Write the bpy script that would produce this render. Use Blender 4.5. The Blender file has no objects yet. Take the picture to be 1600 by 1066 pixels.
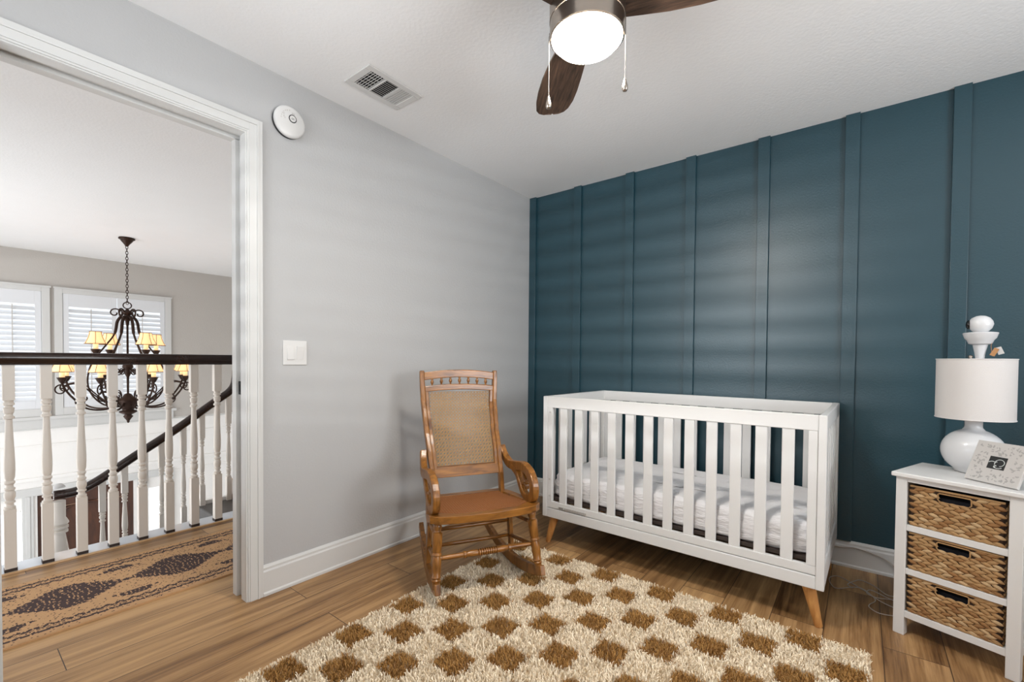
import bpy, bmesh, math, random
import numpy as np
from mathutils import Vector, Matrix
random.seed(7)
PI = math.pi
C = bpy.context.scene.collection
sc = bpy.context.scene

# ------------------------------------------------------------------ camera
cam_d = bpy.data.cameras.new('camera'); cam = bpy.data.objects.new('camera', cam_d); C.objects.link(cam)
YAW, PITCH, ROLL, F = 0.6613, -0.0191, 0.0082, 701.5
cy_, sy_, cp_, sp_ = math.cos(YAW), math.sin(YAW), math.cos(PITCH), math.sin(PITCH)
fwd = Vector((-sy_*cp_, cy_*cp_, sp_)); rgt = Vector((cy_, sy_, 0)); up = rgt.cross(fwd)
r2 = rgt*math.cos(ROLL) + up*math.sin(ROLL); u2 = -rgt*math.sin(ROLL) + up*math.cos(ROLL)
M = Matrix.Identity(4)
for i in range(3):
    M[i][0], M[i][1], M[i][2] = r2[i], u2[i], -fwd[i]
M.translation = Vector((2.1854, -3.0435, 1.1087))
cam.matrix_world = M
cam_d.sensor_width = 36; cam_d.lens = F/1600*36
cam_d.shift_x = -0.33/1600; cam_d.shift_y = 43.06/1600
cam_d.clip_start = 0.05
sc.camera = cam

# ------------------------------------------------------------------ world, lights, exposure
w = bpy.data.worlds.new('sky'); sc.world = w; w.use_nodes = True
bg = w.node_tree.nodes['Background']; bg.inputs[0].default_value = (0.86, 0.93, 1.0, 1); bg.inputs[1].default_value = 0.95
def area(name, loc, rot, sx, sy, power, col, spread=180):
    l = bpy.data.lights.new(name, 'AREA'); l.shape = 'RECTANGLE'; l.size = sx; l.size_y = sy
    l.energy = power; l.color = col; l.spread = math.radians(spread)
    o = bpy.data.objects.new(name, l); C.objects.link(o); o.location = loc; o.rotation_euler = rot
    return o
# daylight at the window behind the camera, then two added bedroom lamps
area('daylight_near_window', (0.95, -3.74, 1.5), (math.radians(112), 0, math.radians(-8)), 1.2, 1.1, 10, (0.90, 0.95, 1.0), 130)
area('added_side_fill', (4.32, -1.9, 1.45), (0, math.radians(116), 0), 1.1, 1.2, 40, (0.94, 0.97, 1.0), 160)  # added fill from the right, brightens the ceiling and left wall
area('blind_band_strip', (1.2, -7.8, 1.45), (PI/2, 0, 0), 1.8, 0.07, 100, (0.93, 0.97, 1.0))  # added strip lamp outside, throws the blind's bands onto the walls
# daylight through the foyer windows, then an added side fill
area('daylight_foyer_shutters', (-6.5, -2.05, 1.15), (0, -PI/2, 0), 1.7, 2.8, 14, (0.95, 0.98, 1.0))
area('daylight_foyer_door', (-6.5, -1.75, -1.7), (0, -PI/2, 0), 2.0, 2.4, 150, (0.97, 0.98, 1.0))
area('added_foyer_fill', (-3.6, -5.05, 0.1), (PI/2, 0, 0), 3.0, 3.4, 60, (1.0, 0.985, 0.985))  # added lamp at an unseen opening, brightens the foyer and hall
sc.view_settings.view_transform = 'Standard'; sc.view_settings.look = 'None'
sc.view_settings.gamma = 1.0; sc.view_settings.use_curve_mapping = False
sc.view_settings.exposure = 0.60
sc.cycles.max_bounces = 8; sc.cycles.diffuse_bounces = 5; sc.cycles.caustics_reflective = False
sc.cycles.caustics_refractive = False
sc.cycles.use_denoising = True
sc.cycles.sample_clamp_indirect = 6.0

# ------------------------------------------------------------------ materials
def lin(c):
    return tuple(((x/255)/12.92 if x/255 <= 0.04045 else (((x/255)+0.055)/1.055)**2.4) for x in c)
def mat(name, rgb, rough=0.5, metal=0.0, bump=0.0, bscale=60.0, var=0.0, vscale=8.0, spec=0.5, coat=0.0, stretch=None, bdist=0.01):
    m = bpy.data.materials.new(name); m.use_nodes = True
    nt = m.node_tree; N = nt.nodes; L = nt.links; b = N['Principled BSDF']
    col = lin(rgb)
    b.inputs['Base Color'].default_value = (*col, 1); b.inputs['Roughness'].default_value = rough
    b.inputs['Metallic'].default_value = metal; b.inputs['Specular IOR Level'].default_value = spec
    b.inputs['Coat Weight'].default_value = coat
    tc = N.new('ShaderNodeTexCoord'); mp = N.new('ShaderNodeMapping'); L.new(tc.outputs['Object'], mp.inputs[0])
    if stretch: mp.inputs['Scale'].default_value = stretch
    n1 = N.new('ShaderNodeTexNoise'); n1.inputs['Scale'].default_value = vscale; n1.inputs['Detail'].default_value = 5
    L.new(mp.outputs[0], n1.inputs['Vector'])
    mx = N.new('ShaderNodeMix'); mx.data_type = 'RGBA'
    v = max(var, 0.015)
    mx.inputs[6].default_value = (*[c*(1-v) for c in col], 1); mx.inputs[7].default_value = (*[min(1, c*(1+v)) for c in col], 1)
    L.new(n1.outputs[0], mx.inputs[0]); L.new(mx.outputs[2], b.inputs['Base Color'])
    if bump > 0:
        n2 = N.new('ShaderNodeTexNoise'); n2.inputs['Scale'].default_value = bscale; n2.inputs['Detail'].default_value = 3
        L.new(mp.outputs[0], n2.inputs['Vector'])
        bp = N.new('ShaderNodeBump'); bp.inputs['Strength'].default_value = bump; bp.inputs['Distance'].default_value = bdist
        L.new(n2.outputs[0], bp.inputs['Height']); L.new(bp.outputs[0], b.inputs['Normal'])
    return m
def emis(name, rgb, s):
    m = bpy.data.materials.new(name); m.use_nodes = True
    b = m.node_tree.nodes['Principled BSDF']; c = lin(rgb)
    b.inputs['Base Color'].default_value = (*c, 1); b.inputs['Emission Color'].default_value = (*c, 1)
    b.inputs['Emission Strength'].default_value = s; return m
def wood(name, dark, light, rough, scale, stretch, bump=0.15, ramp=(0.3, 0.72)):
    m = bpy.data.materials.new(name); m.use_nodes = True
    nt = m.node_tree; N = nt.nodes; L = nt.links; b = N['Principled BSDF']
    tc = N.new('ShaderNodeTexCoord'); mp = N.new('ShaderNodeMapping'); mp.inputs['Scale'].default_value = stretch
    L.new(tc.outputs['Object'], mp.inputs[0])
    n = N.new('ShaderNodeTexNoise'); n.inputs['Scale'].default_value = scale; n.inputs['Detail'].default_value = 8
    n.inputs['Distortion'].default_value = 0.6; n.inputs['Roughness'].default_value = 0.6
    L.new(mp.outputs[0], n.inputs['Vector'])
    cr = N.new('ShaderNodeValToRGB'); cr.color_ramp.elements[0].color = (*lin(dark), 1); cr.color_ramp.elements[1].color = (*lin(light), 1)
    cr.color_ramp.elements[0].position, cr.color_ramp.elements[1].position = ramp
    L.new(n.outputs[0], cr.inputs[0]); L.new(cr.outputs[0], b.inputs['Base Color'])
    b.inputs['Roughness'].default_value = rough
    bp = N.new('ShaderNodeBump'); bp.inputs['Strength'].default_value = bump; bp.inputs['Distance'].default_value = 0.003
    L.new(n.outputs[0], bp.inputs['Height']); L.new(bp.outputs[0], b.inputs['Normal'])
    return m
def floor_mat():
    m = bpy.data.materials.new('plank_floor'); m.use_nodes = True
    nt = m.node_tree; N = nt.nodes; L = nt.links; b = N['Principled BSDF']
    tc = N.new('ShaderNodeTexCoord'); sp = N.new('ShaderNodeSeparateXYZ'); L.new(tc.outputs['Object'], sp.inputs[0])
    cb = N.new('ShaderNodeCombineXYZ'); L.new(sp.outputs[1], cb.inputs[0]); L.new(sp.outputs[0], cb.inputs[1])
    mp = N.new('ShaderNodeMapping'); mp.inputs['Location'].default_value = (0.33, 1.91, 0); L.new(cb.outputs[0], mp.inputs[0])
    br = N.new('ShaderNodeTexBrick'); L.new(mp.outputs[0], br.inputs['Vector'])
    br.inputs['Scale'].default_value = 1; br.inputs['Brick Width'].default_value = 1.22; br.inputs['Row Height'].default_value = 0.19
    br.inputs['Mortar Size'].default_value = 0.0017; br.inputs['Mortar Smooth'].default_value = 0.3; br.offset = 0.37
    br.inputs['Color1'].default_value = (0, 0, 0, 1); br.inputs['Color2'].default_value = (1, 1, 1, 1); br.inputs['Mortar'].default_value = (0.5, 0.5, 0.5, 1)
    # grain, shifted per plank
    sc2 = N.new('ShaderNodeVectorMath'); sc2.operation = 'MULTIPLY'; sc2.inputs[1].default_value = (0.9, 15, 1); L.new(mp.outputs[0], sc2.inputs[0])
    mlt = N.new('ShaderNodeMath'); mlt.operation = 'MULTIPLY'; mlt.inputs[1].default_value = 37.0; L.new(br.outputs[0], mlt.inputs[0])
    n = N.new('ShaderNodeTexNoise'); n.noise_dimensions = '4D'; n.inputs['Scale'].default_value = 1.3; n.inputs['Detail'].default_value = 7
    n.inputs['Distortion'].default_value = 0.9; n.inputs['Roughness'].default_value = 0.58
    L.new(sc2.outputs[0], n.inputs['Vector']); L.new(mlt.outputs[0], n.inputs['W'])
    fine = N.new('ShaderNodeTexNoise'); fine.noise_dimensions = '4D'; fine.inputs['Scale'].default_value = 6; fine.inputs['Detail'].default_value = 5
    s3 = N.new('ShaderNodeVectorMath'); s3.operation = 'MULTIPLY'; s3.inputs[1].default_value = (1.2, 30, 1); L.new(mp.outputs[0], s3.inputs[0])
    L.new(s3.outputs[0], fine.inputs['Vector']); L.new(mlt.outputs[0], fine.inputs['W'])
    a1 = N.new('ShaderNodeMath'); a1.operation = 'MULTIPLY_ADD'; a1.inputs[1].default_value = 0.30; L.new(fine.outputs[0], a1.inputs[0]); L.new(n.outputs[0], a1.inputs[2])
    a2 = N.new('ShaderNodeMath'); a2.operation = 'MULTIPLY_ADD'; a2.inputs[1].default_value = 0.26; L.new(br.outputs[0], a2.inputs[0]); L.new(a1.outputs[0], a2.inputs[2])
    cr = N.new('ShaderNodeValToRGB'); E_ = cr.color_ramp.elements
    E_[0].position = 0.47; E_[0].color = (*lin((86, 58, 34)), 1); E_[1].position = 0.98; E_[1].color = (*lin((196, 156, 108)), 1)
    e = E_.new(0.68); e.color = (*lin((142, 106, 68)), 1)
    L.new(a2.outputs[0], cr.inputs[0])
    mx = N.new('ShaderNodeMix'); mx.data_type = 'RGBA'; L.new(br.outputs['Fac'], mx.inputs[0]); L.new(cr.outputs[0], mx.inputs[6])
    mx.inputs[7].default_value = (*lin((62, 44, 32)), 1); L.new(mx.outputs[2], b.inputs['Base Color'])
    b.inputs['Roughness'].default_value = 0.38; b.inputs['Specular IOR Level'].default_value = 0.4
    inv = N.new('ShaderNodeMath'); inv.operation = 'MULTIPLY_ADD'; inv.inputs[1].default_value = -4.0; L.new(br.outputs['Fac'], inv.inputs[0]); L.new(fine.outputs[0], inv.inputs[2])
    bp = N.new('ShaderNodeBump'); bp.inputs['Strength'].default_value = 0.12; bp.inputs['Distance'].default_value = 0.002
    L.new(inv.outputs[0], bp.inputs['Height']); L.new(bp.outputs[0], b.inputs['Normal'])
    return m
M_floor = floor_mat()
M_wall = mat('grey_wall_paint', (184, 184, 184), 0.62, bump=0.25, bscale=95, bdist=0.004)
M_ceil = mat('ceiling_paint', (246, 246, 246), 0.8, bump=0.25, bscale=70, bdist=0.005)
M_teal = mat('teal_paint', (26, 62, 73), 0.38, bump=0.3, bscale=110, bdist=0.003, spec=0.7)
M_trim = mat('white_trim_paint', (212, 212, 210), 0.35)
M_white = mat('white_furniture_paint', (218, 217, 215), 0.38)
M_foyer = mat('foyer_wall_paint', (192, 187, 181), 0.7, bump=0.2, bscale=80)
M_cream = mat('cream_wall_paint', (246, 244, 241), 0.7)
M_bal = mat('baluster_paint', (222, 214, 204), 0.4)
M_rail = wood('dark_rail_wood', (22, 12, 9), (52, 30, 20), 0.22, 6, (1, 1, 1))
M_dark = mat('dark_brown', (48, 36, 30), 0.5)
M_black = mat('black_void', (10, 10, 11), 0.8)
M_oak = wood('golden_oak', (84, 48, 16), (166, 110, 46), 0.28, 9, (5, 5, 0.8))
M_oakx = wood('golden_oak_cross', (84, 48, 16), (166, 110, 46), 0.28, 9, (0.8, 5, 5))
M_cane = mat('cane_back', (192, 146, 74), 0.5, var=0.15, vscale=40)
M_cane2 = mat('cane_seat', (140, 88, 46), 0.45, var=0.15, vscale=40)
M_leg = wood('beech_leg', (176, 118, 62), (214, 160, 96), 0.45, 12, (5, 5, 0.7))
M_blade = wood('walnut_blade', (30, 20, 15), (106, 82, 66), 0.55, 8, (1.2, 14, 1), bump=0.3)
M_nickel = mat('brushed_nickel', (170, 160, 150), 0.28, 1.0, var=0.05, vscale=3, stretch=(1, 1, 40))
M_chain = mat('pull_chain_metal', (96, 84, 72), 0.6, 0.3)
M_iron = mat('bronze_iron', (54, 36, 27), 0.45, 0.6, var=0.4, vscale=30)
M_sheet = mat('white_sheet', (230, 228, 229), 0.85, bump=0.5, bscale=14, bdist=0.02, stretch=(1.5, 1, 5))
M_ceramic = mat('white_ceramic', (214, 214, 215), 0.22, bump=0.12, bscale=26, bdist=0.004)
M_shade = mat('linen_shade', (208, 204, 201), 0.85, bump=0.15, bscale=300)
M_basket = mat('water_hyacinth', (176, 138, 92), 0.75, var=0.32, vscale=30, bump=0.5, bscale=200, stretch=(1, 4, 4))
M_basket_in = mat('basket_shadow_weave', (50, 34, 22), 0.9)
M_liner = mat('dark_liner', (12, 12, 20), 0.9)
M_cord = mat('grey_cord', (186, 176, 166), 0.5)
M_creamyarn = mat('cream_yarn', (250, 236, 212), 0.95, var=0.05, vscale=60)
M_tanyarn = mat('tan_yarn', (172, 128, 70), 0.95, var=0.2, vscale=60)
M_rugback = mat('rug_backing', (205, 182, 150), 0.95)
M_run_tan = mat('runner_tan', (198, 156, 112), 0.9, bump=0.4, bscale=200, var=0.12, vscale=60)
M_run_dark = mat('runner_dark', (66, 48, 46), 0.9, bump=0.4, bscale=200, var=0.3, vscale=50)
M_marble = mat('pale_glossy_cap', (214, 220, 228), 0.12, var=0.06, vscale=6)
M_door = wood('front_door_wood', (48, 26, 16), (96, 56, 34), 0.4, 5, (3, 3, 0.5))
M_grey_tread = mat('dark_grey_tread', (92, 90, 88), 0.6)
M_lampshade = emis('glowing_small_shade', (255, 208, 150), 0.58)
M_candle = emis('candle_sleeve', (255, 214, 160), 0.5)
M_globe = emis('opal_light_globe', (255, 248, 238), 125)
M_glass = mat('window_glass', (240, 245, 250), 0.05)
def thin_glass(m):
    nt = m.node_tree; N = nt.nodes; L = nt.links; b = N['Principled BSDF']; o = N['Material Output']
    tr = N.new('ShaderNodeBsdfTransparent'); gl = N.new('ShaderNodeBsdfGlossy'); gl.inputs['Roughness'].default_value = 0.02
    mx = N.new('ShaderNodeMixShader'); mx.inputs[0].default_value = 0.06
    L.new(tr.outputs[0], mx.inputs[1]); L.new(gl.outputs[0], mx.inputs[2]); L.new(mx.outputs[0], o.inputs['Surface']); N.remove(b)
thin_glass(M_glass)
M_lens = mat('black_lens', (8, 8, 9), 0.1)
M_paper = mat('patterned_paper', (196, 192, 188), 0.7)
M_motif = mat('grey_leaf_motif', (166, 163, 160), 0.7)
M_photo_dark = mat('photo_dark', (26, 28, 28), 0.5)
M_photo_light = mat('photo_light', (205, 208, 206), 0.5)
M_label = mat('grey_label', (196, 193, 189), 0.6)
M_kraft = mat('kraft_tag', (176, 128, 82), 0.7)
M_alarm_dark = mat('alarm_ring_and_shade', (44, 46, 46), 0.5)
M_shutter = mat('white_shutter', (226, 228, 231), 0.5)

# ------------------------------------------------------------------ mesh helpers
class MB:
    def __init__(s): s.v = []; s.f = []; s.m = []
    def add(s, vs, fs, mi=0):
        o = len(s.v); s.v += [tuple(p) for p in vs]; s.f += [tuple(o+i for i in f) for f in fs]; s.m += [mi]*len(fs); return s
    def box(s, x0, x1, y0, y1, z0, z1, mi=0, T=None):
        vs = [Vector((x, y, z)) for x in (x0, x1) for y in (y0, y1) for z in (z0, z1)]
        if T is not None: vs = [T @ v for v in vs]
        return s.add(vs, [(0, 1, 3, 2), (4, 6, 7, 5), (0, 4, 5, 1), (2, 3, 7, 6), (0, 2, 6, 4), (1, 5, 7, 3)], mi)
    def lathe(s, prof, n=24, T=None, mi=0, sx=1, sy=1, cap=True):
        vs = []; fs = []
        for (r, z) in prof:
            for k in range(n):
                a = 2*PI*k/n; p = Vector((r*math.cos(a)*sx, r*math.sin(a)*sy, z)); vs.append(T @ p if T is not None else p)
        for i in range(len(prof)-1):
            for k in range(n):
                k2 = (k+1) % n; fs.append((i*n+k, i*n+k2, (i+1)*n+k2, (i+1)*n+k))
        if cap:
            fs.append(tuple(reversed(range(n)))); b = (len(prof)-1)*n; fs.append(tuple(range(b, b+n)))
        return s.add(vs, fs, mi)
    def tube(s, path, r, n=8, mi=0, flat=1.0, closed=False):
        P = [Vector(p) for p in path]; rs = r if hasattr(r, '__len__') else [r]*len(P)
        vs = []; fs = []; prev = None
        m = len(P)
        for i, p in enumerate(P):
            if closed: t = P[(i+1) % m]-P[i-1]
            else: t = (P[min(i+1, m-1)]-P[max(i-1, 0)])
            t = t.normalized() if t.length > 1e-9 else Vector((0, 0, 1))
            if prev is None:
                ref = Vector((0, 0, 1)) if abs(t.z) < 0.9 else Vector((1, 0, 0))
                u = t.cross(ref).normalized()
            else:
                u = (prev - t*prev.dot(t)); u = u.normalized() if u.length > 1e-6 else t.orthogonal().normalized()
            prev = u; wv = t.cross(u)
            for k in range(n):
                a = 2*PI*k/n; vs.append(p + u*(math.cos(a)*rs[i]) + wv*(math.sin(a)*rs[i]*flat))
        q = m if closed else m-1
        for i in range(q):
            for k in range(n):
                k2 = (k+1) % n; j = (i+1) % m; fs.append((i*n+k, i*n+k2, j*n+k2, j*n+k))
        if not closed:
            fs.append(tuple(reversed(range(n)))); b = (m-1)*n; fs.append(tuple(range(b, b+n)))
        return s.add(vs, fs, mi)
    def turned(s, p0, p1, prof, n=16, mi=0):
        """prof: (t 0..1, radius) along p0-p1"""
        p0, p1 = Vector(p0), Vector(p1); d = p1-p0; L_ = d.length
        T = Matrix.Translation(p0) @ d.to_track_quat('Z', 'Y').to_matrix().to_4x4()
        return s.lathe([(r, t*L_) for t, r in prof], n, T, mi)
    def ribbon(s, path, wid, thick, latv, mi=0):
        """rectangular band: path in a plane, width in-plane, thickness along latv"""
        P = [Vector(p) for p in path]; lat = Vector(latv).normalized(); m = len(P); vs = []; fs = []
        ws = wid if hasattr(wid, '__len__') else [wid]*m
        for i, p in enumerate(P):
            t = (P[min(i+1, m-1)]-P[max(i-1, 0)]).normalized(); nn = t.cross(lat).normalized()
            for a, b in ((-1, -1), (1, -1), (1, 1), (-1, 1)):
                vs.append(p + nn*(a*ws[i]/2) + lat*(b*thick/2))
        for i in range(m-1):
            for k in range(4):
                k2 = (k+1) % 4; fs.append((i*4+k, i*4+k2, (i+1)*4+k2, (i+1)*4+k))
        fs.append((3, 2, 1, 0)); b = (m-1)*4; fs.append((b, b+1, b+2, b+3))
        return s.add(vs, fs, mi)
    def prism(s, poly, z0, z1, T=None, mi=0):
        n = len(poly); vs = [Vector((x, y, z0)) for x, y in poly]+[Vector((x, y, z1)) for x, y in poly]
        if T is not None: vs = [T @ v for v in vs]
        fs = [tuple(reversed(range(n))), tuple(range(n, 2*n))]+[(k, (k+1) % n, n+(k+1) % n, n+k) for k in range(n)]
        return s.add(vs, fs, mi)
    def build(s, name, mats, parent=None, smooth=False, bevel=0.0, seg=2, auto=None, sub=0, fixn=True):
        me = bpy.data.meshes.new(name); me.from_pydata(s.v, [], s.f); 
        if not isinstance(mats, (list, tuple)): mats = [mats]
        for m in mats: me.materials.append(m)
        if len(mats) > 1: me.polygons.foreach_set('material_index', s.m)
        if fixn:
            bm = bmesh.new(); bm.from_mesh(me); bmesh.ops.recalc_face_normals(bm, faces=bm.faces); bm.to_mesh(me); bm.free()
        if smooth: me.polygons.foreach_set('use_smooth', [True]*len(me.polygons))
        me.update()
        o = bpy.data.objects.new(name, me); C.objects.link(o)
        if parent is not None: o.parent = parent
        if bevel > 0:
            b = o.modifiers.new('bevel', 'BEVEL'); b.width = bevel; b.segments = seg; b.limit_method = 'ANGLE'; b.angle_limit = math.radians(40)
        if sub:
            q = o.modifiers.new('sub', 'SUBSURF'); q.levels = sub; q.render_levels = sub
        if smooth and auto is not None:
            bm = bmesh.new(); bm.from_mesh(me)
            for e in bm.edges:
                if len(e.link_faces) == 2 and e.calc_face_angle(0) > math.radians(auto): e.smooth = False
            bm.to_mesh(me); bm.free()
        return o
def box(x0, x1, y0, y1, z0, z1): return MB().box(x0, x1, y0, y1, z0, z1)
def struct(o): o['kind'] = 'structure'; return o
def tag(o, label, cat, group=None, kind=None):
    o['label'] = label; o['category'] = cat
    if group: o['group'] = group
    if kind: o['kind'] = kind
    return o
def thing(name, label, cat, loc=(0, 0, 0), rz=0.0, group=None):
    o = bpy.data.objects.new(name, None); C.objects.link(o); o.location = loc; o.rotation_euler = (0, 0, rz)
    o.empty_display_size = 0.1
    return tag(o, label, cat, group)
def dup(root, loc, rz=None, label=None, group=None):
    r = root.copy(); C.objects.link(r); r.location = loc
    if rz is not None: r.rotation_euler = (0, 0, rz)
    if label: r['label'] = label
    if group: r['group'] = group
    for ch in list(root.children):
        c = ch.copy(); C.objects.link(c); c.parent = r
        for g in list(ch.children):
            d = g.copy(); C.objects.link(d); d.parent = c
    return r
def spline(pts, n=8):
    P = [Vector(p) for p in pts]; out = []
    for i in range(len(P)-1):
        a = P[max(i-1, 0)]; b = P[i]; c = P[i+1]; d = P[min(i+2, len(P)-1)]
        for k in range(n):
            t = k/n
            out.append(0.5*((2*b)+(c-a)*t+(2*a-5*b+4*c-d)*t*t+(-a+3*b-3*c+d)*t**3))
    out.append(P[-1]); return out

# ------------------------------------------------------------------ room shell
H = 2.44
DY0, DY1, DZ = -2.919, -2.19, 2.11          # door opening in the left wall
XR, YN = 4.4, -3.8                          # right wall and near wall (behind the camera)
XF = -6.06                                  # foyer window wall
WT = 0.13
struct(box(-1.20, XR+0.1, -5.0, 1.3, -0.3, 0).build('floor', M_floor))
struct(box(0, XR, YN, 0, H, H+0.1).build('ceiling', M_ceil))
struct(MB().box(-WT, 0, DY1+0.02, 0, 0, H+0.1).box(-WT, 0, DY0-0.02, DY1+0.02, DZ+0.02, H+0.1).box(-WT, 0, YN, DY0-0.02, 0, H+0.1).build('wall_left', M_wall))
struct(box(-WT, XR+0.1, 0, 0.12, 0, H+0.1).build('wall_far', M_teal))
WX0, WX1, WZ0, WZ1 = 0.3, 1.6, 0.9, 2.1
struct(MB().box(0, WX0, YN-0.12, YN, 0, H).box(WX1, XR, YN-0.12, YN, 0, H).box(WX0, WX1, YN-0.12, YN, 0, WZ0).box(WX0, WX1, YN-0.12, YN, WZ1, H).build('wall_near', M_wall))
SY0, SY1 = -2.55, -1.25
struct(MB().box(XR, XR+0.12, YN, SY0, 0, H).box(XR, XR+0.12, SY1, 0, 0, H).box(XR, XR+0.12, SY0, SY1, 0, 0.9).box(XR, XR+0.12, SY0, SY1, 2.1, H).build('wall_right', M_wall))
# bedroom windows with blinds: behind the camera, and one added on the right
def blind_window(idx, T):
    wmb = MB()
    for x0, x1, z0, z1 in ((-0.65, 0.65, 0, 0.05), (-0.65, 0.65, 1.15, 1.2), (-0.65, -0.6, 0.05, 1.15), (0.6, 0.65, 0.05, 1.15), (-0.6, 0.6, 0.58, 0.61)):
        wmb.box(x0, x1, 0.05, 0.09, z0, z1, T=T)
    wo = struct(wmb.build(f'window_{idx}', M_trim))
    g = MB().box(-0.6, 0.6, 0.068, 0.072, 0.05, 1.15, T=T).build('pane', M_glass, wo)
    b = MB()
    for k in range(14):
        z = 0.08+k*0.082
        b.box(-0.59, 0.59, -0.032, 0.032, -0.0012, 0.0012, T=T @ Matrix.Translation((0, 0.02, z)) @ Matrix.Rotation(math.radians(38), 4, 'X'))
    b.build('blind', M_shutter, wo)
blind_window(1, Matrix.Translation(((WX0+WX1)/2, YN-0.1, WZ0)))
blind_window(2, Matrix.Translation((XR+0.1, (SY0+SY1)/2, 0.9)) @ Matrix.Rotation(PI/2, 4, 'Z'))  # unseen window added to go with the side fill lamp

# baseboards
BH = 0.142
def base_prof(t=0.015):  # (out, z)
    return [(0, 0), (t+0.006, 0), (t+0.006, 0.012), (t, 0.018), (t, BH-0.03), (t-0.004, BH-0.022), (t-0.004, BH-0.012), (0.004, BH), (0, BH)]
def extrude_prof(prof, p0, p1, outv, mb=None):
    mb = mb or MB(); p0, p1, outv = Vector(p0), Vector(p1), Vector(outv); n = len(prof)
    vs = [p + outv*a + Vector((0, 0, z)) for p in (p0, p1) for a, z in prof]
    return mb.add(vs, [(k, (k+1) % n, n+(k+1) % n, n+k) for k in range(n)]+[tuple(range(n)), tuple(range(n, 2*n))])
struct(extrude_prof(base_prof(), (0, DY1+0.07, 0), (0, 0, 0), (1, 0, 0)).build('baseboard_left', M_trim, bevel=0.001))
struct(extrude_prof(base_prof(), (0.0, 0, 0), (XR, 0, 0), (0, -1, 0)).build('baseboard_far', M_trim, bevel=0.001))
struct(extrude_prof(base_prof(), (XR, YN, 0), (XR, 0, 0), (-1, 0, 0)).build('baseboard_right', M_trim))
struct(extrude_prof(base_prof(), (0, YN, 0), (XR, YN, 0), (0, 1, 0)).build('baseboard_near', M_trim))
# teal battens
tb, bw = 0.02, 0.062
for k in range(10):
    xr = 0.0624 + 0.4189*k
    struct(box(max(0.001, xr-bw), xr, -tb, 0, BH, H).build(f'trim_{k+1}', M_teal, bevel=0.0015))
# door casing with a stepped profile + jamb with pocket-door groove
def casing(x_out, sgn, name):
    steps = [(0.0, 0.006, 0.010), (0.006, 0.014, 0.014), (0.014, 0.046, 0.017), (0.046, 0.054, 0.021), (0.054, 0.070, 0.018)]
    mb = MB()
    for a, b, t in steps:
        xa, xb = (x_out, x_out+sgn*t) if sgn > 0 else (x_out+sgn*t, x_out)
        mb.box(xa, xb, DY1+a, DY1+b, 0, DZ+b)                       # right leg
        mb.box(xa, xb, DY0-b, DY0-a, 0, DZ+b)                       # left leg
        mb.box(xa, xb, DY0-a, DY1+a, DZ+a, DZ+b)                    # head
    return struct(mb.build(name, M_trim, bevel=0.0008))
casing(0.0, 1, 'trim_21'); casing(-WT, -1, 'trim_22')
jm = MB()
for xa, xb, d in ((-0.045, 0.0, 0.0), (-0.088, -0.045, 0.014), (-WT, -0.088, -0.004)):
    jm.box(xa, xb, DY1+d, DY1+0.02, 0, DZ)
    jm.box(xa, xb, DY0-0.02, DY0-d, 0, DZ)
    jm.box(xa, xb, DY0-0.02, DY1+0.02, DZ+d, DZ+0.02)
jamb = struct(jm.build('trim_12', M_trim, bevel=0.0008))
sp_ = MB().box(-0.078, -0.055, DY1+0.003, DY1+0.014, 0.94, 1.0).box(-0.072, -0.061, DY1+0.001, DY1+0.004, 0.955, 0.985)
sp_.build('strike_plate', M_black, jamb)

# ------------------------------------------------------------------ hall and foyer
struct(MB().box(-1.222, -1.198, -5.0, 1.3, -0.30, 0.006).build('trim_13', wood('nosing_wood', (170, 130, 88), (214, 176, 128), 0.35, 5, (4, 0.6, 1)), bevel=0.004))
struct(MB().box(-1.372, -1.222, -5.0, -1.40, -0.30, 0.004).build('trim_14', M_marble, bevel=0.002))
struct(box(-6.2, -WT, -5.0, 1.3, H, H+0.1).build('ceiling_hall', M_ceil))
# foyer window wall with openings
openings = [(-3.72, -2.21, 0.44, 1.93), (-2.02, -0.93, 0.44, 1.93)]   # shutter windows
DW = (-2.265, -1.305, -2.75, -0.67)                                     # front door
SL = [(-2.72, -2.40, -2.55, -0.83), (-1.135, -0.93, -2.55, -0.82)]      # sidelights
ys = sorted({-5.0, 1.3, *[v for o in openings for v in o[:2]], *DW[:2], *[v for s in SL for v in s[:2]]})
zs = sorted({-2.75, H, *[v for o in openings for v in o[2:]], *DW[2:], *[v for s in SL for v in s[2:]]})
fw1 = MB()
def in_open(y, z):
    for a, b, c, d in openings+[DW]+SL:
        if a < y < b and c < z < d: return True
    return False
for i in range(len(ys)-1):
    for j in range(len(zs)-1):
        if not in_open((ys[i]+ys[i+1])/2, (zs[j]+zs[j+1])/2):
            z0, z1 = zs[j], zs[j+1]
            if z0 < 0.2 < z1:
                fw1.box(XF-0.12, XF, ys[i], ys[i+1], z0, 0.2, mi=1); fw1.box(XF-0.12, XF, ys[i], ys[i+1], 0.2, z1)
            else: fw1.box(XF-0.12, XF, ys[i], ys[i+1], z0, z1, mi=1 if z1 <= 0.2 else 0)
struct(fw1.build('wall_foyer_far', [M_foyer, M_cream]))
struct(box(XF, -WT, 1.3, 1.42, -2.75, H).build('wall_foyer_right', M_cream))
struct(MB().box(XF, -5.1, -5.12, -5.0, -2.75, H).box(-2.1, -WT, -5.12, -5.0, -2.75, H).box(-5.1, -2.1, -5.12, -5.0, -2.75, -1.65).box(-5.1, -2.1, -5.12, -5.0, 1.9, H).build('wall_foyer_left', M_foyer))  # unseen opening cut for the added foyer lamp
struct(box(-6.2, -WT, -5.1, 1.42, -2.85, -2.75).build('floor_foyer', mat('pale_tile', (222, 222, 220), 0.25, var=0.05)))
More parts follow.
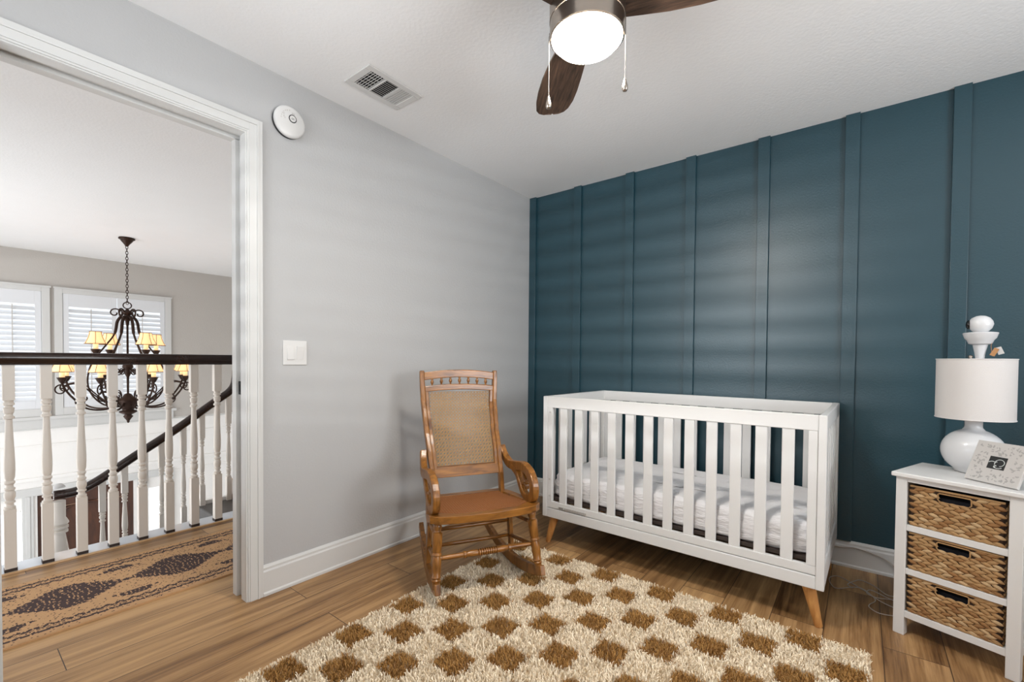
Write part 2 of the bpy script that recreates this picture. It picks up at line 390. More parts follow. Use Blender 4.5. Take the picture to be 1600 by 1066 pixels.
struct(box(-1.30, -1.20, -5.0, -1.40, -2.75, -0.30).build('wall_under_hall', M_cream))
# trims of the foyer wall
tm = MB().box(XF, XF+0.05, -3.95, -0.80, 0.30, 0.34).box(XF, XF+0.022, -3.95, -0.83, 0.185, 0.30).box(XF, XF+0.03, -3.95, 1.3, 0.175, 0.19)
struct(tm.build('trim_15', M_trim, bevel=0.004))
struct(MB().box(XF, XF+0.02, -5.0, 1.3, -0.04, -0.02).box(XF, XF+0.035, -5, 1.3, -0.47, -0.43).box(XF, XF+0.02, -5, 1.3, -0.62, -0.60).build('trim_16', M_cream, bevel=0.003))
dt = MB()
for a, b in ((-2.40, -2.30), (-1.27, -1.145), (-0.92, -0.83), (-2.82, -2.73)):
    dt.box(XF, XF+0.025, a, b, -2.75, -0.60); dt.box(XF+0.025, XF+0.035, a+0.03, b-0.03, -2.7, -0.66)
dt.box(XF, XF+0.03, -2.82, -0.83, -0.66, -0.56)
struct(dt.build('trim_17', M_trim, bevel=0.003))
# sidelight panes
for i, (a, b, c, d) in enumerate(SL):
    s_ = struct(MB().box(XF-0.1, XF-0.05, a, a+0.015, c, d).box(XF-0.1, XF-0.05, b-0.015, b, c, d).box(XF-0.1, XF-0.05, a, b, c, c+0.015).box(XF-0.1, XF-0.05, a, b, d-0.015, d).build(f'window_{5+i}', M_trim))
    box(XF-0.078, XF-0.072, a+0.01, b-0.01, c+0.01, d-0.01).build('pane', M_glass, s_)
# front door
a, b, c, d = DW
dr = struct(MB().box(XF-0.10, XF-0.03, a, b, c, d).build('door_1', M_door, bevel=0.004))
arch = []
for k in range(13):
    t = PI*k/12; arch.append(((a+b)/2-0.30*math.cos(t), -0.98+0.12*math.sin(t)))
mold = [(XF-0.02, y, z) for y, z in arch]; mold = [(XF-0.02, (a+b)/2-0.30, -1.9)]+mold+[(XF-0.02, (a+b)/2+0.30, -1.9)]
MB().tube(mold, 0.014, 6, closed=True).build('panel_molding', M_nickel if False else M_door, dr, smooth=True)
MB().tube([(XF-0.02, (a+b)/2-0.44, -0.905)]+[(XF-0.02, (a+b)/2-0.42*math.cos(PI*k/12), -0.905+0.05*math.sin(PI*k/12)) for k in range(13)], 0.006, 6).build('panel_bead', mat('bead', (150, 118, 96), 0.5), dr, smooth=True)
box(XF-0.03, XF-0.022, a+0.03, a+0.055, -0.82, -0.77).build('door_sticker', M_photo_light, dr)
# shutter windows
def shutter_window(idx, y0, y1, panels):
    z0, z1 = 0.44, 1.93; xo = XF
    f = MB()
    f.box(xo-0.02, xo+0.03, y0-0.075, y0, z0-0.10, z1+0.07).box(xo-0.02, xo+0.03, y1, y1+0.075, z0-0.10, z1+0.07)
    f.box(xo-0.02, xo+0.03, y0, y1, z1, z1+0.07).box(xo-0.02, xo+0.03, y0, y1, z0-0.10, z0)
    f.box(xo+0.03, xo+0.045, y0-0.085, y1+0.085, z1+0.055, z1+0.075)
    fr = struct(f.build(f'window_{idx}', M_trim, bevel=0.003))
    box(xo-0.10, xo-0.095, y0, y1, z0, z1).build('pane', M_glass, fr)
    wpan = (y1-y0)/panels
    for p in range(panels):
        a = y0+p*wpan+0.004; b = a+wpan-0.008
        s_ = MB().box(xo-0.01, xo+0.02, a, a+0.055, z0, z1).box(xo-0.01, xo+0.02, b-0.055, b, z0, z1)
        s_.box(xo-0.01, xo+0.02, a+0.055, b-0.055, z0, z0+0.10).box(xo-0.01, xo+0.02, a+0.055, b-0.055, z1-0.17, z1)
        pn = s_.build('shutter_frame', M_shutter, fr, bevel=0.002)
        lv = MB(); z = z0+0.125; k = 0
        while z < z1-0.18:
            lv.box(-0.031, 0.031, a+0.056, b-0.056, -0.0035, 0.0035, T=Matrix.Translation((xo+0.005, 0, z)) @ Matrix.Rotation(math.radians(48), 4, 'Y'))
            z += 0.0635
        lv.build('louvres', M_shutter, pn)
        box(xo+0.036, xo+0.044, (a+b)/2-0.005, (a+b)/2+0.005, z0+0.1, z1-0.18).build('tilt_rod', M_label, pn)
shutter_window(3, -3.72, -2.21, 3); shutter_window(4, -2.02, -0.93, 2)

# balusters of the landing
def baluster_mesh(name, h, parent, s=0.0215, material=None, foot=True, ends=(0.17, 0.30)):
    """square block ends with a turned middle, total height h"""
    mb = MB(); zb = h*ends[1]; zt = h*(1-ends[0])
    mb.box(-s, s, -s, s, 0.014 if foot else 0, zb); mb.box(-s, s, -s, s, zt, h)
    L_ = zt-zb
    p = [(0, s*0.9), (0.01, s*1.0), (0.025, s*0.98), (0.03, s*0.7), (0.055, s*0.65), (0.06, s*0.95), (0.075, s*0.95), (0.08, s*0.7), (0.11, s*0.98), (0.15, s*1.0), (0.17, s*0.72), (0.18, s*0.95), (0.195, s*0.95),
         (0.2, s*0.68), (0.225, s*0.66), (0.24, s*0.95), (0.255, s*0.92), (0.262, s*0.68), (0.29, s*0.9), (0.36, s*0.99), (0.42, s*0.98), (0.55, s*0.86), (0.70, s*0.70), (0.825, s*0.60),
         (0.83, s*0.98), (0.85, s*0.98), (0.855, s*0.75), (0.875, s*0.68), (0.885, s*0.9), (0.93, s*0.98), (0.935, s*0.7), (0.95, s*0.7), (0.955, s*1.0), (0.975, s*1.0), (0.98, s*0.8), (1, s*0.9)]
    mb.lathe([(r, zb+t*L_) for t, r in p], 14)
    return mb.build(name, material or M_bal, parent, smooth=True, auto=35)
BX = -1.25
b0 = thing('baluster', '', 'baluster', (BX, -2.816, 0.004), group='white turned balusters under the landing rail')
baluster_mesh('post', 1.058, b0); box(-0.023, 0.023, -0.023, 0.023, 0, 0.016).build('foot_block', M_dark, b0)
names = ['first', 'second', 'third', 'fourth', 'fifth', 'sixth', 'seventh', 'eighth']
for k in range(8):
    lab = f'white turned baluster on the upstairs landing, {names[k]} from the left under the dark rail'
    o = b0 if k == 0 else dup(b0, (BX, -2.816+0.1343*k, 0.004))
    o['label'] = lab
# landing handrail
def rail_sec(w_, h_):
    return [(-w_*0.42, 0), (w_*0.42, 0), (w_*0.42, h_*0.25), (w_*0.5, h_*0.35), (w_*0.5, h_*0.75), (w_*0.36, h_*0.97), (w_*0.15, h_), (-w_*0.15, h_), (-w_*0.36, h_*0.97), (-w_*0.5, h_*0.75), (-w_*0.5, h_*0.35), (-w_*0.42, h_*0.25)]
def sweep_sec(sec, path, mb=None, up=Vector((0, 0, 1)), side=Vector((1, 0, 0))):
    mb = mb or MB(); n = len(sec); vs = []; fs = []; P = [Vector(p) for p in path]
    for i, p in enumerate(P):
        t = (P[min(i+1, len(P)-1)]-P[max(i-1, 0)]).normalized(); nn = side.cross(t).normalized()
        if nn.z < -0.01: nn = -nn
        for a, b in sec: vs.append(p + side*a + nn*b)
    for i in range(len(P)-1):
        for k in range(n): fs.append((i*n+k, i*n+(k+1) % n, (i+1)*n+(k+1) % n, (i+1)*n+k))
    fs += [tuple(range(n)), tuple(range((len(P)-1)*n, len(P)*n))]
    return mb.add(vs, fs)
rl = sweep_sec(rail_sec(0.064, 0.066), [(BX, -4.9, 1.062), (BX, -1.35, 1.062)]).build('handrail', M_rail, smooth=True, auto=40)
tag(rl, 'dark brown level handrail running along the upstairs landing', 'handrail')
# stairs going down
st = MB(); RUN, RIS, Y0s = 0.272, 0.172, -1.40
for k in range(1, 5):
    st.box(-2.32, -1.31, Y0s-RUN*k, Y0s-RUN*(k-1)+0.02, -RIS*k-0.17, -RIS*k)
st.box(-2.32, -1.31, -3.7, Y0s-RUN*4+0.02, -RIS*5-0.15, -RIS*5)
tag(st.build('staircase', M_grey_tread, bevel=0.008), 'dark grey stair treads going down behind the landing balusters', 'stairs')
up_f = struct(MB().box(-2.36, -1.205, -1.40, 1.3, -0.3, 0.0).build('floor_landing', M_floor))
ss = MB().box(-2.36, -2.32, Y0s, 1.3, -0.35, -0.02)
for k in range(1, 6): ss.box(-2.36, -2.32, (Y0s-RUN*k if k < 5 else -3.7), Y0s-RUN*(k-1), -RIS*k-0.40, -RIS*k+0.03)
struct(ss.build('trim_18', M_cream))
pts = [(-2.3, -1.34, 1.06), (-2.3, -1.362, 1.03), (-2.3, -1.37, 0.95), (-2.3, -1.385, 0.875), (-2.3, -1.43, 0.815), (-2.3, -1.515, 0.755), (-2.3, -1.82, 0.53), (-2.3, -2.09, 0.35), (-2.3, -2.30, 0.205), (-2.3, -2.42, 0.15), (-2.3, -2.54, 0.145)]
pts = spline(pts, 5)
sr = MB().tube([(p.x, p.y, p.z-0.02) for p in pts], 0.033, 12, flat=1.0).build('stair_handrail', M_rail, smooth=True)
tag(sr, 'dark brown handrail sloping down along the stairs behind the balusters', 'handrail')
nw = thing('newel_post', 'white turned newel post with a round cap at the foot of the sloping stair rail', 'newel post', (-2.3, -2.515, -RIS*5))
nh = RIS*5+0.13
nm = MB().box(-0.05, 0.05, -0.05, 0.05, 0, 0.30)
nm.lathe([(0.045, 0.30), (0.05, 0.32), (0.035, 0.36), (0.05, 0.45), (0.055, 0.52), (0.045, 0.62), (0.032, 0.71), (0.048, 0.715), (0.048, 0.73), (0.038, 0.735), (0.05, 0.745), (0.05, 0.76), (0.04, 0.765), (0.052, 0.78), (0.05, 0.79), (0.036, 0.82), (0.036, nh-0.05)], 20)
nm.build('post', M_bal, nw, smooth=True, auto=35)
MB().lathe([(0.001, nh+0.075), (0.02, nh+0.072), (0.034, nh+0.055), (0.036, nh+0.045)][::-1], 20).build('cap', M_white, nw, smooth=True, auto=50)
sb_y = [-2.2832, -2.1534, -2.03, -1.92, -1.771, -1.636, -1.52, -1.43]
sname = ['lowest', 'second', 'third', 'fourth', 'fifth', 'sixth', 'seventh', 'topmost']
def rail_z(y):
    P = [(-2.54, .125), (-2.30, .185), (-2.09, .33), (-1.82, .51), (-1.515, .735), (-1.43, .79), (-1.37, .93)]
    for i in range(len(P)-1):
        if P[i][0] <= y <= P[i+1][0]:
            t = (y-P[i][0])/(P[i+1][0]-P[i][0]); return P[i][1]+t*(P[i+1][1]-P[i][1])
    return P[-1][1]
for k, y in enumerate(sb_y):
    step = min(4, int((Y0s-y)/RUN)+1); zb = -RIS*step
    t_ = baluster_mesh('stair_baluster', rail_z(y)-0.02-zb, None, 0.019, foot=False, ends=(0.27, 0.22))
    t_.location = (-2.3, y, zb)
    tag(t_, f'white turned stair baluster under the sloping rail, {sname[k]} of the flight', 'baluster', 'white balusters of the stair flight')

# hall runner: woven as a grid of knots
def runner():
    x0, x1, y0, y1 = -1.0, -0.34, -4.1, -1.45; g = 0.0052
    nx, ny = int((x1-x0)/g), int((y1-y0)/g); rnd = random.Random(3)
    mb = MB(); vs = []; fs = []; mi = []
    for i in range(nx+1):
        for j in range(ny+1): vs.append((x0+i*g, y0+j*g, 0.008))
    def tri(t): return abs((t % 1)-0.5)*2
    def dark(x, y):
        u = x+0.67; a = abs(u); P_ = 0.415
        yy = (y+2.055)/P_; c = yy-math.floor(yy)-0.5; c2 = yy-math.floor(yy)
        wear = 0.55*rnd.random()+0.45*(0.5+0.5*math.sin(y*330+1.7*math.sin(y*71)+2*math.sin(x*40)))
        # central stepped diamonds
        hw = 0.140*min(1, max(0, (0.5-abs(c))*2.3)); hw = math.floor(hw/0.018)*0.018+0.008
        if abs(c) < 0.47 and a < hw: return wear > 0.22
        # small joining diamonds
        cj = min(c2, 1-c2)*P_
        if a+cj*0.6 < 0.018: return wear > 0.2
        # side motifs between the diamonds
        if 0.155 < a < 0.205 and cj < 0.10-(a-0.155)*1.4 and (cj < 0.05 or (int(cj/0.012) % 2 == 0)): return wear > 0.2
        # zigzag borders
        if 0.222 < a < 0.300:
            z = tri(y/0.045)*0.016
            if 0.226+z < a < 0.243+z: return wear > 0.15
            if 0.250 < a < 0.258 and (y/0.015) % 1 < 0.6: return wear > 0.2
            if 0.272+z*0.5 < a < 0.290+z*0.4: return wear > 0.15
            if 0.262 < a < 0.268: return wear > 0.5
        return rnd.random() > 0.93
    for i in range(nx):
        for j in range(ny):
            k = i*(ny+1)+j; fs.append((k, k+ny+1, k+ny+2, k+1)); mi.append(1 if dark(x0+(i+.5)*g, y0+(j+.5)*g) else 0)
    mb.add(vs, fs); mb.m = mi
    mb.box(x0-0.004, x1+0.004, y0-0.004, y1+0.004, 0.0, 0.0075)
    o = mb.build('runner_rug', [M_run_tan, M_run_dark], fixn=False)
    tag(o, 'tan hallway runner rug with dark brown diamond medallions and zigzag borders', 'rug')
runner()

# ------------------------------------------------------------------ chandelier
def chandelier():
    cx, cy = -4.337, -1.713
    dx, dy = cx-2.1854, cy+3.0435; va = math.atan2(dy, dx)     # view direction
    t = thing('chandelier', 'dark bronze two-tier chandelier with small glowing fabric shades hanging in the foyer', 'chandelier', (cx, cy, 0))
    MB().lathe([(0.012, 2.345), (0.02, 2.36), (0.03, 2.375), (0.05, 2.40), (0.058, 2.415), (0.075, 2.425), (0.07, 2.44)], 20).build('canopy', M_iron, t, smooth=True)
    ch = MB(); z = 2.35; k = 0
    while z > 1.72:
        pts = []
        for q in range(10):
            a = 2*PI*q/10; u, v = 0.011*math.cos(a), 0.021*math.sin(a)
            pts.append((u, 0, z-0.015+v) if k % 2 else (0, u, z-0.015+v))
        ch.tube(pts, 0.0032, 5, closed=True); z -= 0.031; k += 1
    ch.build('chain', M_iron, t, smooth=True)
    MB().tube([(0.036*math.cos(2*PI*q/16)*math.sin(va), -0.036*math.cos(2*PI*q/16)*math.cos(va), 1.685+0.036*math.sin(2*PI*q/16)) for q in range(16)], 0.006, 6, closed=True).build('ring', M_iron, t, smooth=True)
    MB().lathe([(0.008, 1.65), (0.02, 1.63), (0.05, 1.61), (0.055, 1.60), (0.03, 1.585), (0.025, 1.56), (0.045, 1.54), (0.02, 1.51), (0.01, 1.45), (0.01, 1.08), (0.03, 1.06), (0.045, 1.02), (0.05, 0.99), (0.02, 0.95), (0.03, 0.92), (0.012, 0.88), (0.01, 0.70),
                (0.03, 0.69), (0.05, 0.66), (0.095, 0.63), (0.09, 0.60), (0.075, 0.56), (0.055, 0.52), (0.05, 0.51), (0.078, 0.50), (0.08, 0.485), (0.055, 0.47), (0.03, 0.455), (0.045, 0.44), (0.04, 0.43), (0.02, 0.40), (0.012, 0.385), (0.014, 0.375), (0.002, 0.362)], 20).build('centre_stem', M_iron, t, smooth=True)
    def pol(a, r, z): return (r*math.cos(a), r*math.sin(a), z)
    def curl(a, c, r0, r1, turns, start, n=20, sgn=1):
        out = []
        for i in range(n+1):
            s_ = i/n; th = start+sgn*turns*2*PI*s_; rr = r0+(r1-r0)*s_
            out.append(pol(a, c[0]+rr*math.cos(th), c[1]+rr*math.sin(th)))
        return out
    # cage straps and crown scrolls
    for k in range(6):
        a = va+PI/6+k*PI/3
        p = spline([pol(a, 0.05, 1.56), pol(a, 0.085, 1.50), pol(a, 0.11, 1.36), pol(a, 0.19, 1.22), pol(a, 0.29, 1.05), pol(a, 0.33, 0.86), pol(a, 0.30, 0.70), pol(a, 0.20, 0.58), pol(a, 0.07, 0.56)], 6)
        MB().tube(p, [0.016 if i < 12 else 0.009 for i in range(len(p))], 6).build('strap', M_iron, t, smooth=True)
        MB().tube([pol(a, 0.03, 1.58), pol(a, 0.05, 1.62)]+curl(a, (0.105, 1.595), 0.05, 0.015, 0.95, PI*0.8, sgn=-1), 0.0075, 6).build('crown_scroll', M_iron, t, smooth=True)
    def light_arm(a, R_, zc, zs, lower):
        # zc: cup height; shade above
        m_ = MB()
        if lower:
            m_.tube(spline([pol(a, 0.07, 0.60), pol(a, 0.2, 0.535), pol(a, 0.36, 0.56), pol(a, 0.47, 0.68), pol(a, R_-0.02, zc-0.09), pol(a, R_+0.005, zc-0.02)], 6), 0.010, 6)
            m_.tube(curl(a, (R_+0.01, zc-0.10), 0.055, 0.012, 1.1, PI/2, sgn=-1), 0.007, 6)
            m_.tube(curl(a, (0.40, 0.64), 0.06, 0.014, 1.1, -PI/2, sgn=1), 0.007, 6)
            m_.tube(curl(a, (0.22, 0.66), 0.075, 0.015, 1.1, PI, sgn=-1), 0.007, 6)
            m_.tube(spline([pol(a, 0.14, 0.55), pol(a, 0.30, 0.70), pol(a, 0.42, 0.82), pol(a, R_, zc-0.06)], 6), 0.007, 6)
        else:
            m_.tube(spline([pol(a, 0.02, 0.98), pol(a, 0.12, 0.93), pol(a, 0.24, 0.96), pol(a, R_, 1.08), pol(a, R_, zc-0.02)], 6), 0.009, 6)
            m_.tube(curl(a, (0.10, 0.95), 0.05, 0.012, 1.1, PI, sgn=1), 0.006, 6)
        arm = m_.build('light_arm', M_iron, t, smooth=True)
        T = Matrix.Translation(Vector(pol(a, R_, zc)))
        MB().lathe([(0.012, -0.03), (0.02, -0.02), (0.03, 0), (0.04, 0.022), (0.046, 0.026), (0.03, 0.03)], 12, T).build('candle_cup', M_iron, arm, smooth=True)
        MB().lathe([(0.021, 0.03), (0.021, 0.10)], 10, T).build('candle', M_candle, arm, smooth=True)
        MB().lathe([(0.092, 0.085), (0.075, 0.115), (0.06, 0.16), (0.05, 0.21), (0.049, 0.215), (0.056, 0.165), (0.072, 0.12), (0.089, 0.088)], 14, T).build('lamp_shade', M_lampshade, arm, smooth=True)
        rb = MB()
        for q in range(6):
            b_ = 2*PI*q/6+a
            rb.tube([T @ Vector((0.093*math.cos(b_), 0.093*math.sin(b_), 0.085)), T @ Vector((0.061*math.cos(b_), 0.061*math.sin(b_), 0.16)), T @ Vector((0.051*math.cos(b_), 0.051*math.sin(b_), 0.213))], 0.0022, 4)
        for rr, zz in ((0.093, 0.085), (0.051, 0.214)):
            rb.tube([T @ Vector((rr*math.cos(2*PI*q/16), rr*math.sin(2*PI*q/16), zz)) for q in range(16)], 0.0028, 4, closed=True)
        rb.build('shade_trim', mat('shade_trim_brown', (120, 84, 52), 0.8) if 'stb' not in globals() else stb, arm)
    global stb
    stb = mat('shade_trim_brown', (120, 84, 52), 0.8)
    for k in range(4): light_arm(va+math.radians(121+90*k), 0.30, 1.16, 1.3, False)
    for k in range(8): light_arm(va+math.radians(22.5+45*k), 0.55, 0.865, 1.0, True)
chandelier()

# ------------------------------------------------------------------ ceiling fan
def fan():
    cx, cy = 1.4835, -1.7726
    t = thing('ceiling_fan', 'brushed nickel ceiling fan with dark walnut blades and a glowing round light', 'ceiling fan', (cx, cy, 0))
    MB().lathe([(0.085, 2.24), (0.115, 2.30), (0.12, 2.36), (0.10, 2.40), (0.085, 2.44)], 40).build('canopy', M_nickel, t, smooth=True)
    MB().lathe([(0.118, 2.175), (0.118, 2.24), (0.112, 2.245), (0.085, 2.25)], 48).build('motor_housing', M_nickel, t, smooth=True, auto=35)
    MB().lathe([(0.111, 2.122), (0.1165, 2.124), (0.1165, 2.172), (0.112, 2.174)], 48, cap=False).build('light_housing', M_nickel, t, smooth=True, auto=35)
    MB().lathe([(0.109, 2.168), (0.109, 2.135), (0.106, 2.12), (0.095, 2.105), (0.07, 2.093), (0.035, 2.087), (0.002, 2.085)][::-1], 48).build('light_globe', M_globe, t, smooth=True)
    for an in (14, 134, 254):
        a = math.radians(an); mb = MB()
        st_ = [(0.10, 0.05, -0.05), (0.16, 0.062, -0.055), (0.24, 0.077, -0.062), (0.33, 0.086, -0.070), (0.42, 0.088, -0.076), (0.49, 0.084, -0.076), (0.545, 0.074, -0.068), (0.572, 0.058, -0.055), (0.585, 0.035, -0.035), (0.588, 0.0, -0.01)]
        vs = []; fs = []; n = len(st_); K = 6
        for r, wp, wm in st_:
            tw = math.radians(9)
            for s_ in (1, -1):
                for k in range(K+1):
                    q = wm+(wp-wm)*k/K
                    vs.append((r, q*math.cos(tw), 2.205+q*math.sin(tw)*-1+s_*0.004+0.004*math.sin(PI*k/K)))
        R_ = 2*(K+1)
        for i in range(n-1):
            for k in range(K):
                fs.append((i*R_+k, i*R_+k+1, (i+1)*R_+k+1, (i+1)*R_+k))
                fs.append((i*R_+K+1+k, (i+1)*R_+K+1+k, (i+1)*R_+K+2+k, i*R_+K+2+k))
            fs.append((i*R_, (i+1)*R_, (i+1)*R_+K+1, i*R_+K+1)); fs.append((i*R_+K, i*R_+2*K+1, (i+1)*R_+2*K+1, (i+1)*R_+K))
        for i in (0, n-1):
            for k in range(K): fs.append((i*R_+k, i*R_+K+1+k, i*R_+K+2+k, i*R_+k+1))
        mb.add(vs, fs); b = mb.build('blade', M_blade, t, smooth=True, auto=40); b.rotation_euler = (0, 0, a)
        ir = MB().box(0.075, 0.17, -0.028, 0.028, 2.212, 2.219).build('blade_iron', M_nickel, b, bevel=0.002)
    ux, uy = 0.866, 0.4861
    for s_, z0, z1, nm in ((-1, 2.15, 1.948, 'pull_chain'), (1, 2.19, 1.985, 'pull_chain')):
        x, y = s_*0.119*ux, s_*0.119*uy
        m_ = MB().tube([(x*0.92, y*0.92, z0+0.002), (x*1.0, y*1.0, z0), (x*1.005, y*1.005, z0-0.02), (x*1.005, y*1.005, z1)], 0.0010, 6)
        zz = z0-0.01
        while zz > z1: 
            m_.lathe([(0.0006, -0.002), (0.0017, 0), (0.0006, 0.002)], 6, Matrix.Translation((x*1.005, y*1.005, zz))); zz -= 0.0048
        c_ = m_.build(nm, M_chain, t)
        MB().lathe([(0.002, 0.006), (0.004, 0.0), (0.0085, -0.018), (0.0095, -0.026), (0.007, -0.034), (0.0035, -0.036)], 14, Matrix.Translation((x*1.005, y*1.005, z1))).build('pull_knob', M_nickel, c_, smooth=True)
fan()

# ------------------------------------------------------------------ ceiling vent, smoke alarm, switch
def vent():
    x0, x1, y0, y1 = 0.207, 0.412, -1.83, -1.52
    t = thing('ceiling_vent', 'white rectangular air vent with angled slats in the ceiling above the left wall', 'vent', ((x0+x1)/2, (y0+y1)/2, H))
    X0, X1, Y0, Y1 = x0-(x0+x1)/2, x1-(x0+x1)/2, y0-(y0+y1)/2, y1-(y0+y1)/2
    b = 0.033
    f = MB()
    for a in ((X0, X0+b, Y0, Y1), (X1-b, X1, Y0, Y1), (X0+b, X1-b, Y0, Y0+b), (X0+b, X1-b, Y1-b, Y1)): f.box(*a, -0.008, 0)
    d1, d2 = Y0+b+(Y1-Y0-2*b)*0.34, Y0+b+(Y1-Y0-2*b)*0.67
    f.box(X0+b, X1-b, d1-0.005, d1+0.005, -0.008, 0).box(X0+b, X1-b, d2-0.005, d2+0.005, -0.008, 0)
    f.build('frame', M_white, t, bevel=0.0025)
    box(X0+b, X1-b, Y0+b, Y1-b, -0.0012, -0.0004).build('dark_duct_sheet', M_black, t)  # black sheet: darkness inside the duct put into its colour
    s_ = MB()
    def slat(cx, cy, lx, ly, axis, ang):
        T = Matrix.Translation((cx, cy, -0.0055)) @ Matrix.Rotation(ang, 4, axis)
        s_.box(-lx/2, lx/2, -ly/2, ly/2, -0.0006, 0.0006, T=T)
    n = 6; L1 = d1-0.005-(Y0+b)
    for k in range(n): slat(0, Y0+b+L1*(k+.5)/n, X1-X0-2*b, 0.007, 'X', math.radians(30))
    for k in range(5): slat(X0+b+(X1-X0-2*b)*(k+.5)/5, Y0+b+L1/2, 0.002, L1, 'X', 0)
    for k in range(10): slat(X0+b+(X1-X0-2*b)*(k+.5)/10, (d1+d2)/2, 0.0095, d2-d1-0.01, 'Y', math.radians(38))
    L3 = Y1-b-(d2+0.005)
    for k in range(6): slat(0, d2+0.005+L3*(k+.5)/6, X1-X0-2*b, 0.0125, 'X', math.radians(12))
    s_.build('slats', M_white, t)
vent()
def alarm():
    t = thing('smoke_alarm', 'round white smoke alarm on the grey wall above the doorway corner', 'smoke alarm', (0, -2.0, 2.228))
    T = Matrix.Rotation(PI/2, 4, 'Y')
    MB().lathe([(0.0705, 0), (0.0705, 0.014)], 40, T).build('base', M_alarm_dark, t, smooth=True, auto=40)  # dark colour stands in for the shaded side behind the cover
    MB().lathe([(0.070, 0.014), (0.073, 0.018), (0.073, 0.026), (0.07, 0.032), (0.062, 0.036), (0.002, 0.037)], 48, T).build('cover', M_white, t, smooth=True, auto=50)
    T2 = Matrix.Translation((0, 0.008, 0.014)) @ T
    MB().lathe([(0.0185, 0.036), (0.0185, 0.0385), (0.0145, 0.0385), (0.0145, 0.036)], 28, T2, cap=False).build('ring', M_alarm_dark, t)
    MB().lathe([(0.0145, 0.036), (0.0145, 0.0395), (0.002, 0.040)], 28, T2).build('button', M_white, t, smooth=True, auto=40)
    m_ = MB().box(0.0385, 0.0400, 0.001, 0.015, 0.010, 0.012).box(0.0385, 0.0400, 0.002, 0.014, 0.0145, 0.0165)
    m_.build('button_print', M_alarm_dark, t)
    MB().box(0.036, 0.0382, 0.004, 0.018, 0.035, 0.042).build('label_print', M_label, t)
    d = MB()
    for k in range(7):
        a = math.radians(100+k*13); d.box(0.034, 0.0375, 0.047*math.cos(a), 0.047*math.cos(a)+0.003, 0.047*math.sin(a), 0.047*math.sin(a)+0.005)
    for yy, zz in ((-0.035, 0.022), (-0.035, 0.010), (-0.03, 0.004)): d.box(0.035, 0.0375, yy, yy+0.004, zz, zz+0.006)
    d.build('vents', M_label, t)
alarm()
def switch():
    t = thing('light_switch', 'white double rocker light switch plate on the grey wall beside the doorway', 'light switch', (0, -1.9655, 1.135))
    MB().box(0, 0.006, -0.0585, 0.0585, -0.059, 0.059).build('plate', M_white, t, bevel=0.0025)
    for s_, tl in ((-1, -5), (1, 5)):
        T = Matrix.Translation((0.0065, s_*0.023, 0)) @ Matrix.Rotation(math.radians(tl), 4, 'Y')
        MB().box(-0.003, 0.003, -0.0165, 0.0165, -0.033, 0.033, T=T).build('rocker', M_white, t, bevel=0.001)
switch()

